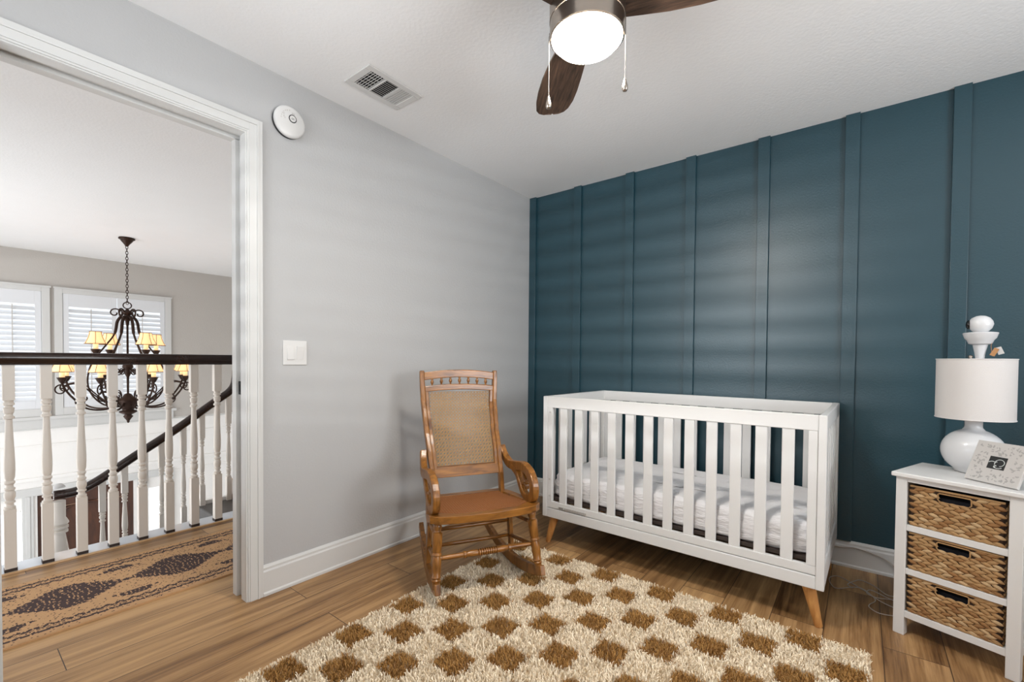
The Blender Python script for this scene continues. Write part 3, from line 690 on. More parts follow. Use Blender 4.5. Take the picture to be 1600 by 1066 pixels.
# ------------------------------------------------------------------ crib
def crib():
    rz = -0.0211
    t = thing('crib', 'white slatted baby crib with tapered wooden legs standing against the teal wall', 'crib', (0.676, -0.795, 0), rz)
    L_, D, Ht, zb = 1.405, 0.755, 0.893, 0.17
    px = 0.062; pt = 0.032
    for (x, y) in ((0, 0), (L_-0.03, 0), (0, D-0.03), (L_-0.03, D-0.03)):
        MB().box(x, x+0.03, y, y+0.03, zb, Ht).build('corner_post', M_white, t, bevel=0.003)
    zt = Ht-0.066
    for y0 in (0.001, D-0.027):
        nm = 'front_top_rail' if y0 < 0.1 else 'back_top_rail'
        MB().box(0.03, L_-0.03, y0, y0+0.026, zt, Ht-0.0005).build(nm, M_white, t, bevel=0.003)
        r = MB().box(0.03, L_-0.03, y0, y0+0.026, zb, 0.225).build('base_rail', M_white, t, bevel=0.003)
        MB().box(0.03, L_-0.03, y0+0.002, y0+0.024, 0.228, 0.266).build('lower_rail', M_white, t, bevel=0.002)
        for xa in (0.031, L_-0.064):
            MB().box(xa, xa+0.033, y0+0.001, y0+0.025, 0.266, zt).build('side_stile', M_white, t, bevel=0.002)
        for k in range(12):
            x = 0.115+0.1028*k
            MB().box(x, x+0.046, y0+0.005, y0+0.019, 0.26, zt+0.004).build('slat', M_white, t, bevel=0.002)
    for x0 in (0.001, L_-0.027):
        nm = 'end_rail'
        MB().box(x0, x0+0.026, 0.03, D-0.03, zt, Ht-0.0005).build('end_top_rail', M_white, t, bevel=0.003)
        MB().box(x0, x0+0.026, 0.03, D-0.03, zb, 0.268).build('end_base_rail', M_white, t, bevel=0.003)
        for k in range(7):
            y = 0.062+k*0.0965
            MB().box(x0+0.005, x0+0.019, y, y+0.046, 0.262, zt+0.004).build('end_slat', M_white, t, bevel=0.002)
    # splayed tapered legs
    for (x, y, fx, fy) in ((0.10, 0.06, 0.012, 0.045), (L_-0.10, 0.06, L_-0.018, 0.045), (0.10, D-0.06, 0.03, D-0.04), (L_-0.10, D-0.06, L_-0.03, D-0.04)):
        tx = x+ (fx-x)*0.2
        MB().turned((fx, fy, 0.0), (fx+(x-fx)*0.55, fy+(y-fy)*0.5, zb+0.012), [(0, 0.0125), (0.02, 0.015), (0.5, 0.021), (1, 0.027)], 20).build('leg', M_leg, t, smooth=True, auto=40)
    # mattress support and clips
    MB().box(0.03, L_-0.03, 0.03, D-0.03, 0.270, 0.288).build('mattress_support', M_dark, t, bevel=0.002)
    for y in (0.028, ):
        for z in (0.40, 0.30, 0.80): MB().lathe([(0.006, 0), (0.006, 0.004)], 10, Matrix.Translation((0.052, 0.001, z)) @ Matrix.Rotation(PI/2, 4, 'X')).build('bolt_cap', M_label, t)
    # warning label on the lower rail
    lb = MB().box(0.115, 0.30, -0.0005, 0.0022, 0.233, 0.247).build('warning_label', M_label, t)
    tx = MB(); x = 0.118
    rr = random.Random(2)
    while x < 0.145: tx.box(x, x+0.003, -0.0012, -0.0004, 0.235, 0.245); x += 0.0042
    for z in (0.235, 0.2385, 0.242):
        x = 0.155
        while x < 0.295:
            q = 0.004+rr.random()*0.009; tx.box(x, min(x+q, 0.297), -0.0012, -0.0004, z, z+0.0013); x += q+0.003
    tx.build('label_print', mat('label_ink', (128, 126, 124), 0.6), lb)
    # mattress, a thing of its own lying in the crib
    nx, ny = 90, 44; rnd = random.Random(5)
    X0, X1, Y0, Y1, Z0, Z1 = 0.032, L_-0.032, 0.034, D-0.034, 0.289, 0.428
    def fold(u, v, s):
        return 0.5*math.sin(u*3.1+1.7*math.sin(v*2.3+s))+0.35*math.sin(u*7.3+2.1*math.sin(v*3.1+s*2))+0.2*math.sin(u*15+3*math.sin(v*5+s))
    vs = []; fs = []
    ring = []
    # profile around: rounded-box cross sections stacked in z
    prof = [(0.012, 0.0), (0.002, 0.012), (0.0, 0.03), (0.0, 0.055), (0.0, 0.08), (0.001, 0.10), (0.005, 0.118), (0.014, 0.130), (0.028, 0.137), (0.05, 0.139), (0.1, 0.1395), (0.2, 0.140)]
    n_per = 280
    for pi_, (ins, z) in enumerate(prof):
        hx, hy = (X1-X0)/2-ins, (Y1-Y0)/2-ins; cr_ = 0.05
        hy = max(hy, 0.02)
        for k in range(n_per):
            a = 2*PI*k/n_per
            # superellipse-like rounded rectangle
            ca, sa = math.cos(a), math.sin(a); p = 0.14
            x = hx*math.copysign(abs(ca)**p, ca); y = hy*math.copysign(abs(sa)**p, sa)
            s_ = k/n_per*2*PI
            wr = 0.0
            if 0.01 < z < 0.128:
                # sagging gathers of the fitted sheet, mostly running lengthways
                wr = 0.0045*math.sin(z*170+2.2*math.sin(x*9)+1.5*math.sin(y*9)) + 0.003*math.sin(z*90+x*21+2*math.sin(x*5+y*7))
            top = 0.0
            if z >= 0.128: top = 0.004*math.sin(x*17+1.4*math.sin(y*9))*(0.3+0.7*min(1, ins/0.05)) + 0.003*math.sin(x*31+y*12)
            vs.append(((X0+X1)/2+x+(wr-0.004)*(1 if ca > 0 else -1)*min(1, abs(ca)*3), (Y0+Y1)/2+y+(wr-0.004)*(1 if sa > 0 else -1), Z0+z*1.0+top))
    for i in range(len(prof)-1):
        for k in range(n_per):
            k2 = (k+1) % n_per; fs.append((i*n_per+k, i*n_per+k2, (i+1)*n_per+k2, (i+1)*n_per+k))
    fs.append(tuple(reversed(range(n_per)))); b = (len(prof)-1)*n_per; fs.append(tuple(range(b, b+n_per)))
    m_ = MB().add(vs, fs).build('crib_mattress', M_sheet, smooth=True)
    m_.location = (0.676, -0.795, 0); m_.rotation_euler = (0, 0, rz)
    tag(m_, 'crib mattress with wrinkled white fitted sheet lying inside the slatted crib', 'mattress')
crib()

# ------------------------------------------------------------------ rocking chair
def rocking_chair():
    t = thing('rocking_chair', 'golden oak rocking chair with woven cane back and seat, one runner on the shag rug', 'chair', (0.8563, -1.4877, 0.0), 1.0506)
    # local: x lateral, y = -forward ; helper q(w, f, z)
    def q(w, f, z): return Vector((w, -f, z))
    def back_f(z):   # forward position of the back at height z
        P = [(0.36, -0.345), (0.48, -0.365), (0.60, -0.415), (0.74, -0.485), (0.88, -0.535), (1.05, -0.545)]
        if z <= P[0][0]: return P[0][1]
        for i in range(len(P)-1):
            if P[i][0] <= z <= P[i+1][0]:
                s_ = (z-P[i][0])/(P[i+1][0]-P[i][0]); s_ = s_*s_*(3-2*s_)*0.5+s_*0.5; return P[i][1]+s_*(P[i+1][1]-P[i][1])
        return P[-1][1]
    def back_w(z): return 0.188+0.024*max(0, min(1, (z-0.50)/0.5))
    leg = [(0, 0.015), (0.06, 0.016), (0.10, 0.0175), (0.13, 0.021), (0.15, 0.0165), (0.17, 0.0215), (0.19, 0.018), (0.30, 0.0215), (0.42, 0.021), (0.47, 0.018), (0.48, 0.022), (0.51, 0.022), (0.52, 0.0185), (0.55, 0.021), (0.75, 0.0235), (0.80, 0.0235), (0.81, 0.018), (0.84, 0.016), (0.88, 0.0205), (0.92, 0.0185), (0.95, 0.012), (1.0, 0.012)]
    for s_ in (-1, 1):
        MB().turned(q(s_*0.2505, -0.008, 0.095), q(s_*0.231, -0.062, 0.388), leg, 18).build('leg', M_oak, t, smooth=True, auto=50)
        MB().ribbon([q(s_*0.226, -0.295, 0.09), q(s_*0.212, -0.318, 0.39)], [0.036, 0.036], 0.022, (1, 0, 0)).build('leg', M_oak, t, bevel=0.004)
        # rocker
        pth = []
        for k in range(19):
            f_ = 0.035-0.70*k/18; z = 0.055+0.62*(f_+0.27)**2; wv = 0.252-0.062*(0.035-f_)/0.70
            pth.append(q(s_*wv, f_, z+0.0))
        wd = [0.046+0.006*math.sin(PI*k/18) - (0.012 if k > 15 else 0)*(k-15)/3 for k in range(19)]
        MB().ribbon(pth, wd, 0.026, (1, 0, 0)).build('rocker', M_oak, t, bevel=0.004)
        # side stretchers
        MB().turned(q(s_*0.242, -0.045, 0.205), q(s_*0.219, -0.305, 0.165), [(0, 0.008), (0.5, 0.011), (1, 0.008)], 12).build('side_stretcher', M_oak, t, smooth=True)
        MB().turned(q(s_*0.236, -0.055, 0.315), q(s_*0.215, -0.312, 0.285), [(0, 0.008), (0.5, 0.011), (1, 0.008)], 12).build('side_stretcher', M_oak, t, smooth=True)
        # back post
        pp = [q(s_*back_w(z), back_f(z), z) for z in [0.36+0.69*k/16 for k in range(17)]]
        pp[-1].z -= 0.004
        MB().ribbon(pp, [0.036]*6+[0.034]*8+[0.030, 0.028, 0.022], 0.025, (1, 0, 0)).build('back_post', M_oak, t, bevel=0.005)
        # scroll arm
        wa = s_*0.243
        main = spline([q(s_*0.222, -0.445, 0.625), q(s_*0.228, -0.412, 0.575), q(s_*0.236, -0.35, 0.541), q(wa, -0.27, 0.547), q(wa, -0.18, 0.562), q(wa, -0.10, 0.545), q(wa, -0.055, 0.500), q(wa, -0.055, 0.448), q(wa, -0.088, 0.423), q(wa, -0.125, 0.425)], 5)
        n_ = len(main); wd = [0.03+0.016*min(1, i/12) for i in range(n_)]
        wd = [x_*(1 if i < n_-10 else 1-0.25*(i-(n_-10))/10) for i, x_ in enumerate(wd)]
        arm = MB().ribbon(main, wd, 0.034, (1, 0, 0)).build('armrest', M_oak, t, bevel=0.008, seg=3)
        lowr = spline([q(s_*0.238, -0.31, 0.537), q(wa, -0.25, 0.508), q(wa, -0.205, 0.462), q(wa, -0.165, 0.428), q(wa, -0.12, 0.418), q(wa, -0.08, 0.425)], 5)
        MB().ribbon(lowr, 0.032, 0.032, (1, 0, 0)).build('arm_support', M_oak, arm, bevel=0.006)
        cur = spline([q(wa, -0.185, 0.545), q(wa, -0.155, 0.515), q(wa, -0.125, 0.50), q(wa, -0.105, 0.512), q(wa, -0.112, 0.528)], 4)
        MB().ribbon(cur, 0.013, 0.024, (1, 0, 0)).build('scroll', M_oak, arm, bevel=0.003)
        cur = spline([q(wa, -0.185, 0.47), q(wa, -0.160, 0.482), q(wa, -0.140, 0.475), q(wa, -0.138, 0.455)], 4)
        MB().ribbon(cur, 0.013, 0.024, (1, 0, 0)).build('scroll', M_oak, arm, bevel=0.003)
    # front stretcher, turned with beads in the middle
    fp = [(0, 0.0085), (0.10, 0.0115), (0.26, 0.0125), (0.265, 0.0165), (0.285, 0.0165), (0.29, 0.012), (0.34, 0.0165), (0.40, 0.0155), (0.405, 0.012)]
    x = 0.41
    while x < 0.59: fp += [(x, 0.0115), (x+0.004, 0.0165), (x+0.016, 0.0165), (x+0.020, 0.0115)]; x += 0.0225
    fp += [(0.60, 0.0155), (0.66, 0.0165), (0.71, 0.012), (0.715, 0.0165), (0.735, 0.0165), (0.74, 0.0125), (0.90, 0.0115), (1, 0.0085)]
    MB().turned(q(-0.243, -0.043, 0.215), q(0.243, -0.043, 0.215), fp, 16).build('front_stretcher', M_oakx, t, smooth=True, auto=50)
    MB().turned(q(-0.215, -0.308, 0.245), q(0.215, -0.308, 0.245), [(0, 0.008), (0.3, 0.011), (0.7, 0.011), (1, 0.008)], 12).build('rear_stretcher', M_oakx, t, smooth=True)
    MB().turned(q(-0.218, -0.305, 0.165), q(0.218, -0.305, 0.165), [(0, 0.008), (0.3, 0.011), (0.7, 0.011), (1, 0.008)], 12).build('rear_stretcher', M_oakx, t, smooth=True)
    # seat frame
    def seat_outline(o_=0.0):
        P = [(-0.20+o_, -0.405+o_), (0.20-o_, -0.405+o_), (0.232-o_, -0.33), (0.262-o_, -0.18), (0.277-o_, -0.085), (0.270-o_, -0.045-o_), (0.235-o_*1.2, -0.012-o_), (0.15, 0.008-o_), (0, 0.017-o_), (-0.15, 0.008-o_), (-0.235+o_*1.2, -0.012-o_), (-0.270+o_, -0.045-o_), (-0.277+o_, -0.085), (-0.262+o_, -0.18), (-0.232+o_, -0.33)]
        return P
    def szt(f_): return 0.412+0.05*(f_)*0.9
    fr = MB(); n = 15; o1, o2 = seat_outline(0), seat_outline(0.045)
    vs = [q(x_, f_, szt(f_)-0.034) for x_, f_ in o1]+[q(x_, f_, szt(f_)) for x_, f_ in o1]+[q(x_, f_, szt(f_)) for x_, f_ in o2]+[q(x_, f_, szt(f_)-0.034) for x_, f_ in o2]
    fs = []
    for k in range(n):
        k2 = (k+1) % n
        for a_, b_ in ((0, 1), (1, 2), (2, 3), (3, 0)): fs.append((a_*n+k, a_*n+k2, b_*n+k2, b_*n+k))
    fr.add(vs, fs); fr.build('seat_frame', M_oakx, t, bevel=0.009, seg=3, smooth=True, auto=30)
    # woven cane: real strands
    def weave(name, m_, inside, to3d, W_, H_, pitch, r):
        mb = MB()
        def strand(a, b, lift):
            N_ = 10; run = []
            def flush():
                nonlocal run
                if len(run) > 1: mb.tube([to3d(u, v, lift) for u, v in run], r, 4, flat=0.6)
                run = []
            for i in range(N_*4+1):
                s_ = i/(N_*4); u, v = a[0]+(b[0]-a[0])*s_, a[1]+(b[1]-a[1])*s_
                if inside(u, v):
                    if i % 4 == 0 or not run: run.append((u, v))
                    last = (u, v)
                else:
                    if run and last != run[-1]: run.append(last)
                    flush()
            if run and last != run[-1]: run.append(last)
            flush()
        k = -int(W_/pitch)
        nU, nV = int(W_/2/pitch)+1, int(H_/2/pitch)+1
        for i in range(-nU, nU+1):
            for dd in (-0.19, 0.19): strand(((i+dd)*pitch, -H_/2), ((i+dd)*pitch, H_/2), 0.0)
        for j in range(-nV, nV+1):
            for dd in (-0.19, 0.19): strand((-W_/2, (j+dd)*pitch), (W_/2, (j+dd)*pitch), 0.0011)
        for i in range(-nU-nV, nU+nV+1):
            o_ = (i+0.5)*pitch
            strand((o_-H_/2, -H_/2), (o_+H_/2, H_/2), 0.0022); strand((o_+H_/2, -H_/2), (o_-H_/2, H_/2), 0.0030)
        return mb.build(name, m_, t, fixn=False)
    zc, zl, zh = 0.7375, 0.543, 0.932
    def b_in(u, v):
        z = zc+v; return zl < z < zh and abs(u) < back_w(z)-0.029
    weave('cane_back', M_cane, b_in, lambda u, v, l: q(u, back_f(zc+v)+l-0.002, zc+v), 0.40, 0.40, 0.0175, 0.0014)
    def s_in(u, v):
        f_ = -0.195+v; wmax = 0.165+0.075*min(1, max(0, (f_+0.36)/0.28)); return -0.36 < f_ < -0.03 and abs(u) < wmax
    weave('cane_seat', M_cane2, s_in, lambda u, v, l: q(u, -0.195+v, szt(-0.195+v)-0.005+l), 0.50, 0.38, 0.0120, 0.0015)
    # frame of the cane panel
    for s_ in (-1, 1):
        pp = [q(s_*(back_w(z)-0.021), back_f(z), z) for z in [0.53+0.42*k/10 for k in range(11)]]
        MB().ribbon(pp, 0.020, 0.019, (1, 0, 0)).build('panel_stile', M_oak, t, bevel=0.003)
    def cross(name, z0, z1, bow, wid, th):
        mb = MB(); vs = []; fs = []; n = 14
        for k in range(n+1):
            u = -wid+2*wid*k/n; bz = bow*(1-(u/wid)**2)
            zz0, zz1 = z0+bz*(1 if name != 'bottom_rail' else 0), z1+bz
            f0, f1 = back_f(zz0), back_f(zz1)
            vs += [q(u, f0+th/2, zz0), q(u, f0-th/2, zz0), q(u, f1-th/2, zz1), q(u, f1+th/2, zz1)]
        for k in range(n):
            for a_ in range(4): b_ = (a_+1) % 4; fs.append((k*4+a_, k*4+b_, (k+1)*4+b_, (k+1)*4+a_))
        fs += [(0, 1, 2, 3), (n*4, n*4+1, n*4+2, n*4+3)]
        mb.add(vs, fs).build(name, M_oakx, t, bevel=0.004)
    cross('bottom_rail', 0.492, 0.545, 0.0, 0.180, 0.022)
    cross('middle_rail', 0.928, 0.960, 0.012, 0.200, 0.022)
    cross('crest_rail', 0.993, 1.036, 0.016, 0.202, 0.022)
    for k in range(7):
        u = -0.156+0.052*k; bz = 0.014*(1-(u/0.2)**2)
        MB().turned(q(u, back_f(0.97), 0.957+bz), q(u, back_f(0.97), 0.997+bz), [(0, 0.005), (0.12, 0.0055), (0.2, 0.004), (0.3, 0.0075), (0.5, 0.0095), (0.68, 0.0075), (0.76, 0.004), (0.86, 0.0075), (0.94, 0.005), (1, 0.004)], 12).build('spindle', M_oak, t, smooth=True)
rocking_chair()

# ------------------------------------------------------------------ shag rug
def shag():
    x0, x1, y1, y0 = 0.56, 2.232, -0.912, -2.98
    cx, cy = 0.1393, 0.1335
    t = thing('shag_rug', 'cream shag rug with tan checkered squares on the bedroom floor', 'rug', (0, 0, 0))
    box(x0+0.01, x1-0.01, y0+0.01, y1-0.01, 0, 0.008).build('backing', M_rugback, t)
    rs = np.random.RandomState(4)
    g = 0.0092
    X_, Y_ = np.meshgrid(np.arange(x0+0.006, x1-0.004, g), np.arange(y0+0.006, y1-0.004, g))
    X_ = X_.ravel()+rs.uniform(-g/2, g/2, X_.size); Y_ = Y_.ravel()+rs.uniform(-g/2, g/2, Y_.size)
    ci = np.round((X_+rs.normal(0, 0.004, X_.size)-0.632)/cx).astype(int); cj = np.round((-0.98-(Y_+rs.normal(0, 0.004, X_.size)))/cy).astype(int)
    # tan squares are smaller than the cream ones between them
    du = np.abs((X_+rs.normal(0, 0.005, X_.size)-0.632)/cx-ci); dv = np.abs((-0.98-Y_)/cy-cj)
    tan = ((ci+cj) % 2 == 0) & (np.maximum(du, dv) < 0.425) & (X_ > x0+0.012) & (Y_ < y1-0.012)
    def blades(mask, per, rad, length, lean, name, m_):
        bx = np.repeat(X_[mask], per)+rs.normal(0, 0.0022, mask.sum()*per); by = np.repeat(Y_[mask], per)+rs.normal(0, 0.0022, mask.sum()*per)
        n = bx.size; a = rs.uniform(0, 2*PI, n); ln = length*rs.uniform(0.75, 1.15, n); le = lean*rs.uniform(0.1, 1.0, n)
        # loose clumps lean together
        a = np.where(rs.rand(n) < 0.25, 2.2*np.sin(bx*31+3*np.sin(by*17))+2.0*np.sin(by*27), a)
        dx, dy = np.cos(a), np.sin(a); px_, py_ = -dy, dx
        tw = rs.uniform(0, 2*PI, n); wx, wy = np.cos(tw), np.sin(tw)
        lv = [(0.0, 0.0, 1.0), (0.55, 0.25, 1.0), (0.9, 0.75, 0.85), (0.97, 1.15, 0.35)]
        V = np.zeros((n, 8, 3))
        for k, (h, l, ww) in enumerate(lv):
            cxx, cyy, cz = bx+dx*le*l, by+dy*le*l, 0.006+ln*h
            V[:, 2*k, 0] = cxx-wx*rad*ww; V[:, 2*k, 1] = cyy-wy*rad*ww; V[:, 2*k, 2] = cz
            V[:, 2*k+1, 0] = cxx+wx*rad*ww; V[:, 2*k+1, 1] = cyy+wy*rad*ww; V[:, 2*k+1, 2] = cz
        base = (np.arange(n)*8)[:, None, None]
        q_ = np.array([[0, 1, 3, 2], [2, 3, 5, 4], [4, 5, 7, 6]])[None]
        Fc = (base+q_).reshape(-1, 4)
        me = bpy.data.meshes.new(name); me.vertices.add(n*8); me.vertices.foreach_set('co', V.ravel())
        me.loops.add(Fc.size); me.loops.foreach_set('vertex_index', Fc.ravel().astype(np.int32))
        me.polygons.add(len(Fc)); me.polygons.foreach_set('loop_start', np.arange(0, Fc.size, 4, dtype=np.int32))
        try: me.polygons.foreach_set('loop_total', np.full(len(Fc), 4, dtype=np.int32))
        except Exception: pass
        me.polygons.foreach_set('use_smooth', np.ones(len(Fc), dtype=bool))
        me.materials.append(m_); me.update(calc_edges=True); me.validate()
        o = bpy.data.objects.new(name, me); C.objects.link(o); o.parent = t; o['kind'] = 'stuff'
    blades(~tan, 5, 0.0018, 0.027, 0.011, 'cream_pile', M_creamyarn)
    blades(tan, 5, 0.0013, 0.028, 0.015, 'tan_pile', M_tanyarn)
shag()

# ------------------------------------------------------------------ nightstand with baskets
NS = (2.3058, -0.6206); NR = -0.3672
def nightstand():
    t = thing('nightstand', 'small white open-frame nightstand holding three woven basket drawers', 'nightstand', (NS[0], NS[1], 0), NR)
    W_, D, Ht = 0.355, 0.305, 0.664; p = 0.036
    for i, (x, y) in enumerate(((0, 0), (W_-p, 0), (0, D-p), (W_-p, D-p))):
        MB().box(x, x+p, y, y+p, 0, Ht-0.018).build('leg', M_white, t, bevel=0.002)
    MB().box(-0.013, W_+0.013, -0.013, D+0.010, Ht-0.018, Ht).build('top', M_white, t, bevel=0.004)
    for z0, z1 in ((0.628, 0.646), (0.430, 0.455), (0.253, 0.277), (0.075, 0.102)):
        f = MB().box(p, W_-p, 0.002, 0.022, z0, z1)
        if z0 < 0.6: f.box(p, W_-p, D-0.022, D-0.002, z0, z1).box(0.004, 0.022, p, D-p, z0, z1).box(W_-0.022, W_-0.004, p, D-p, z0, z1)
        else: f.box(0.004, 0.022, p, D-p, 0.60, 0.646).box(W_-0.022, W_-0.004, p, D-p, 0.60, 0.646).box(p, W_-p, D-0.022, D-0.002, 0.60, 0.646)
        f.build('rail', M_white, t, bevel=0.0015)
        if z0 < 0.6: MB().box(0.022, W_-0.022, 0.022, D-0.022, z1-0.012, z1-0.002).build('shelf', M_white, t)
    # baskets
    def basket(z0, label, idx, bh=0.147):
        r_ = random.Random(idx); b = thing('basket', label, 'basket', (0, 0, 0), 0, 'woven baskets in the nightstand')
        b.location = (NS[0], NS[1], 0); b.rotation_euler = (0, 0, NR)
        xa, xb, ya, yb, zt = 0.042, W_-0.045, 0.006, D-0.03, z0+bh
        sh = MB()
        hx0, hx1, hz0, hz1 = 0.128, 0.222, zt-0.044, zt-0.011
        wl = 0.006
        # shell with the hand hole
        sh.box(xa, hx0, ya+0.004, ya+wl+0.004, z0, zt).box(hx1, xb, ya+0.004, ya+wl+0.004, z0, zt).box(hx0, hx1, ya+0.004, ya+wl+0.004, z0, hz0).box(hx0, hx1, ya+0.004, ya+wl+0.004, hz1, zt)
        sh.box(xa, xa+wl, ya+0.004, yb, z0, zt).box(xb-wl, xb, ya+0.004, yb, z0, zt).box(xa, xb, yb-wl, yb, z0, zt).box(xa, xb, ya+0.004, yb, z0, z0+wl)
        sh.build('shell', M_basket_in, b)
        # liner inside
        MB().box(xa+wl, xb-wl, ya+0.02, yb-wl, z0+wl, zt-0.03).build('liner', M_liner, b)
        wv = MB(); rows = 12; cols = 9; dz = (zt-z0-0.004)/rows; dxx = (xb-xa)/cols
        def pad(c, lx, lz, tilt, T=None):
            vs = []; fs = []; n = 6; m = 4
            c_, s_ = math.cos(tilt), math.sin(tilt)
            K = 8
            for i in range(K+1):
                u = -1+2*i/K; r = max(0.02, (1-abs(u)**2.4))
                for k in range(n):
                    a = PI*2*k/n; y = -math.cos(a)*0.0048*r; z = math.sin(a)*lz*r
                    X = u*lx; vs.append((c[0]+X*c_-z*s_, c[1]+y, c[2]+X*s_+z*c_))
            for i in range(K):
                for k in range(n): k2 = (k+1) % n; fs.append((i*n+k, i*n+k2, (i+1)*n+k2, (i+1)*n+k))
            if T: vs = [T(v) for v in vs]
            wv.add(vs, fs, r_.choice([0, 0, 0, 1, 2]))
        for r in range(rows):
            z = z0+dz*(r+0.5)
            for c in range(-1, cols+1):
                x = xa+dxx*(c+0.5+(0.5 if r % 2 else 0))
                lx = dxx*0.62
                if x-lx*0.5 < xa: lx = (x-xa+0.004); 
                if x+lx > xb: lx = min(lx, xb-x+0.004)
                if x < xa or x > xb or lx < 0.006: continue
                if z+dz*0.12 > hz0 and z-dz*0.12 < hz1 and x+lx*0.35 > hx0 and x-lx*0.35 < hx1:
                    continue
                pad((x, ya+0.003, z), lx, dz*0.66, (0.22 if r % 2 else -0.30)+r_.uniform(-0.1, 0.1))
        # rim bands and hole surround
        wv.tube([(xa+0.002, ya+0.003, zt-0.002), (xb-0.002, ya+0.003, zt-0.002)], 0.0045, 6)
        wv.tube([(xa+0.003, ya+0.003, z0+0.004), (xb-0.003, ya+0.003, z0+0.004)], 0.004, 6)
        hp = [(hx0+0.004, hz1), (hx1-0.004, hz1), (hx1, hz1-0.004), (hx1, hz0+0.008), (hx1-0.008, hz0), (hx0+0.008, hz0), (hx0, hz0+0.008), (hx0, hz1-0.004)]
        wv.tube([(x, ya+0.002, z) for x, z in hp], 0.0026, 6, closed=True)
        # sides
        for xs, s_ in ((xa, -1), (xb, 1)):
            for r in range(rows):
                for c in range(7):
                    y = ya+0.02+0.036*(c+(0.5 if r % 2 else 0))
                    if y+0.02 > yb: continue
                    pad((0, 0, z0+dz*(r+0.5)), 0.021, dz*0.62, 0.25 if r % 2 else -0.25, T=lambda v, y=y, xs=xs, s_=s_: (xs+s_*(-v[1])*0.5, y+v[0], v[2]))
        wv.build('weave', [M_basket, MBK2, MBK3], b, smooth=True)
    global MBK2, MBK3
    MBK2 = mat('water_hyacinth_pale', (196, 164, 122), 0.75, var=0.25, vscale=30, bump=0.5, bscale=200, stretch=(1, 4, 4))
    MBK3 = mat('water_hyacinth_brown', (150, 108, 64), 0.75, var=0.3, vscale=30, bump=0.5, bscale=200, stretch=(1, 4, 4))
    basket(0.456, 'woven basket with a hand hole in the top opening of the white nightstand', 1, 0.160)
    basket(0.2785, 'woven basket with a hand hole in the middle opening of the white nightstand', 2)
    basket(0.1035, 'woven basket with a hand hole in the bottom opening of the white nightstand', 3)
nightstand()
NT = 0.664
# table lamp
def table_lamp():
    t = thing('table_lamp', 'white round ceramic table lamp with a white drum shade on the nightstand', 'lamp', (2.551, -0.440, NT))
    prof = [(0.045, 0.0), (0.055, 0.004)]
    for k in range(1, 19):
        a = -PI/2+0.52+(PI-0.52-0.36)*k/18; prof.append((0.098*math.cos(a)*1.0, 0.088+0.092*math.sin(a)))
    prof += [(0.032, 0.178), (0.0275, 0.184), (0.0265, 0.192), (0.027, 0.208), (0.0285, 0.214), (0.026, 0.216)]
    MB().lathe(prof, 48).build('base', M_ceramic, t, smooth=True, auto=60)
    MB().lathe([(0.012, 0.214), (0.012, 0.27)], 16).build('socket', M_nickel, t, smooth=True, auto=40)
    z0, z1, r = 0.222, 0.463, 0.117
    MB().lathe([(r, z0), (r, z1), (r-0.0015, z1), (r-0.0015, z0), (r, z0)], 72, cap=False).build('shade', M_shade, t, smooth=True, auto=40)
    for z in (z0, z1): MB().tube([(r*math.cos(2*PI*k/64), r*math.sin(2*PI*k/64), z) for k in range(64)], 0.0022, 6, closed=True).build('shade_rim', M_shade, t, smooth=True)
    sp = MB()
    for k in range(3):
        a = 2*PI*k/3+0.4; sp.tube([(0.012*math.cos(a), 0.012*math.sin(a), 0.452), ((r-0.002)*math.cos(a), (r-0.002)*math.sin(a), 0.457)], 0.0018, 6)
    sp.lathe([(0.014, 0.449), (0.014, 0.455)], 16); sp.tube([(0, 0, 0.25), (0, 0, 0.45)], 0.003, 6)
    sp.build('spider', M_nickel, t, smooth=True)
    MB().lathe([(0.009, 0.455), (0.009, 0.462), (0.004, 0.466), (0.009, 0.474), (0.005, 0.48)], 14, Matrix.Translation((-0.014, 0.006, 0))).build('finial', M_nickel, t, smooth=True)
table_lamp()
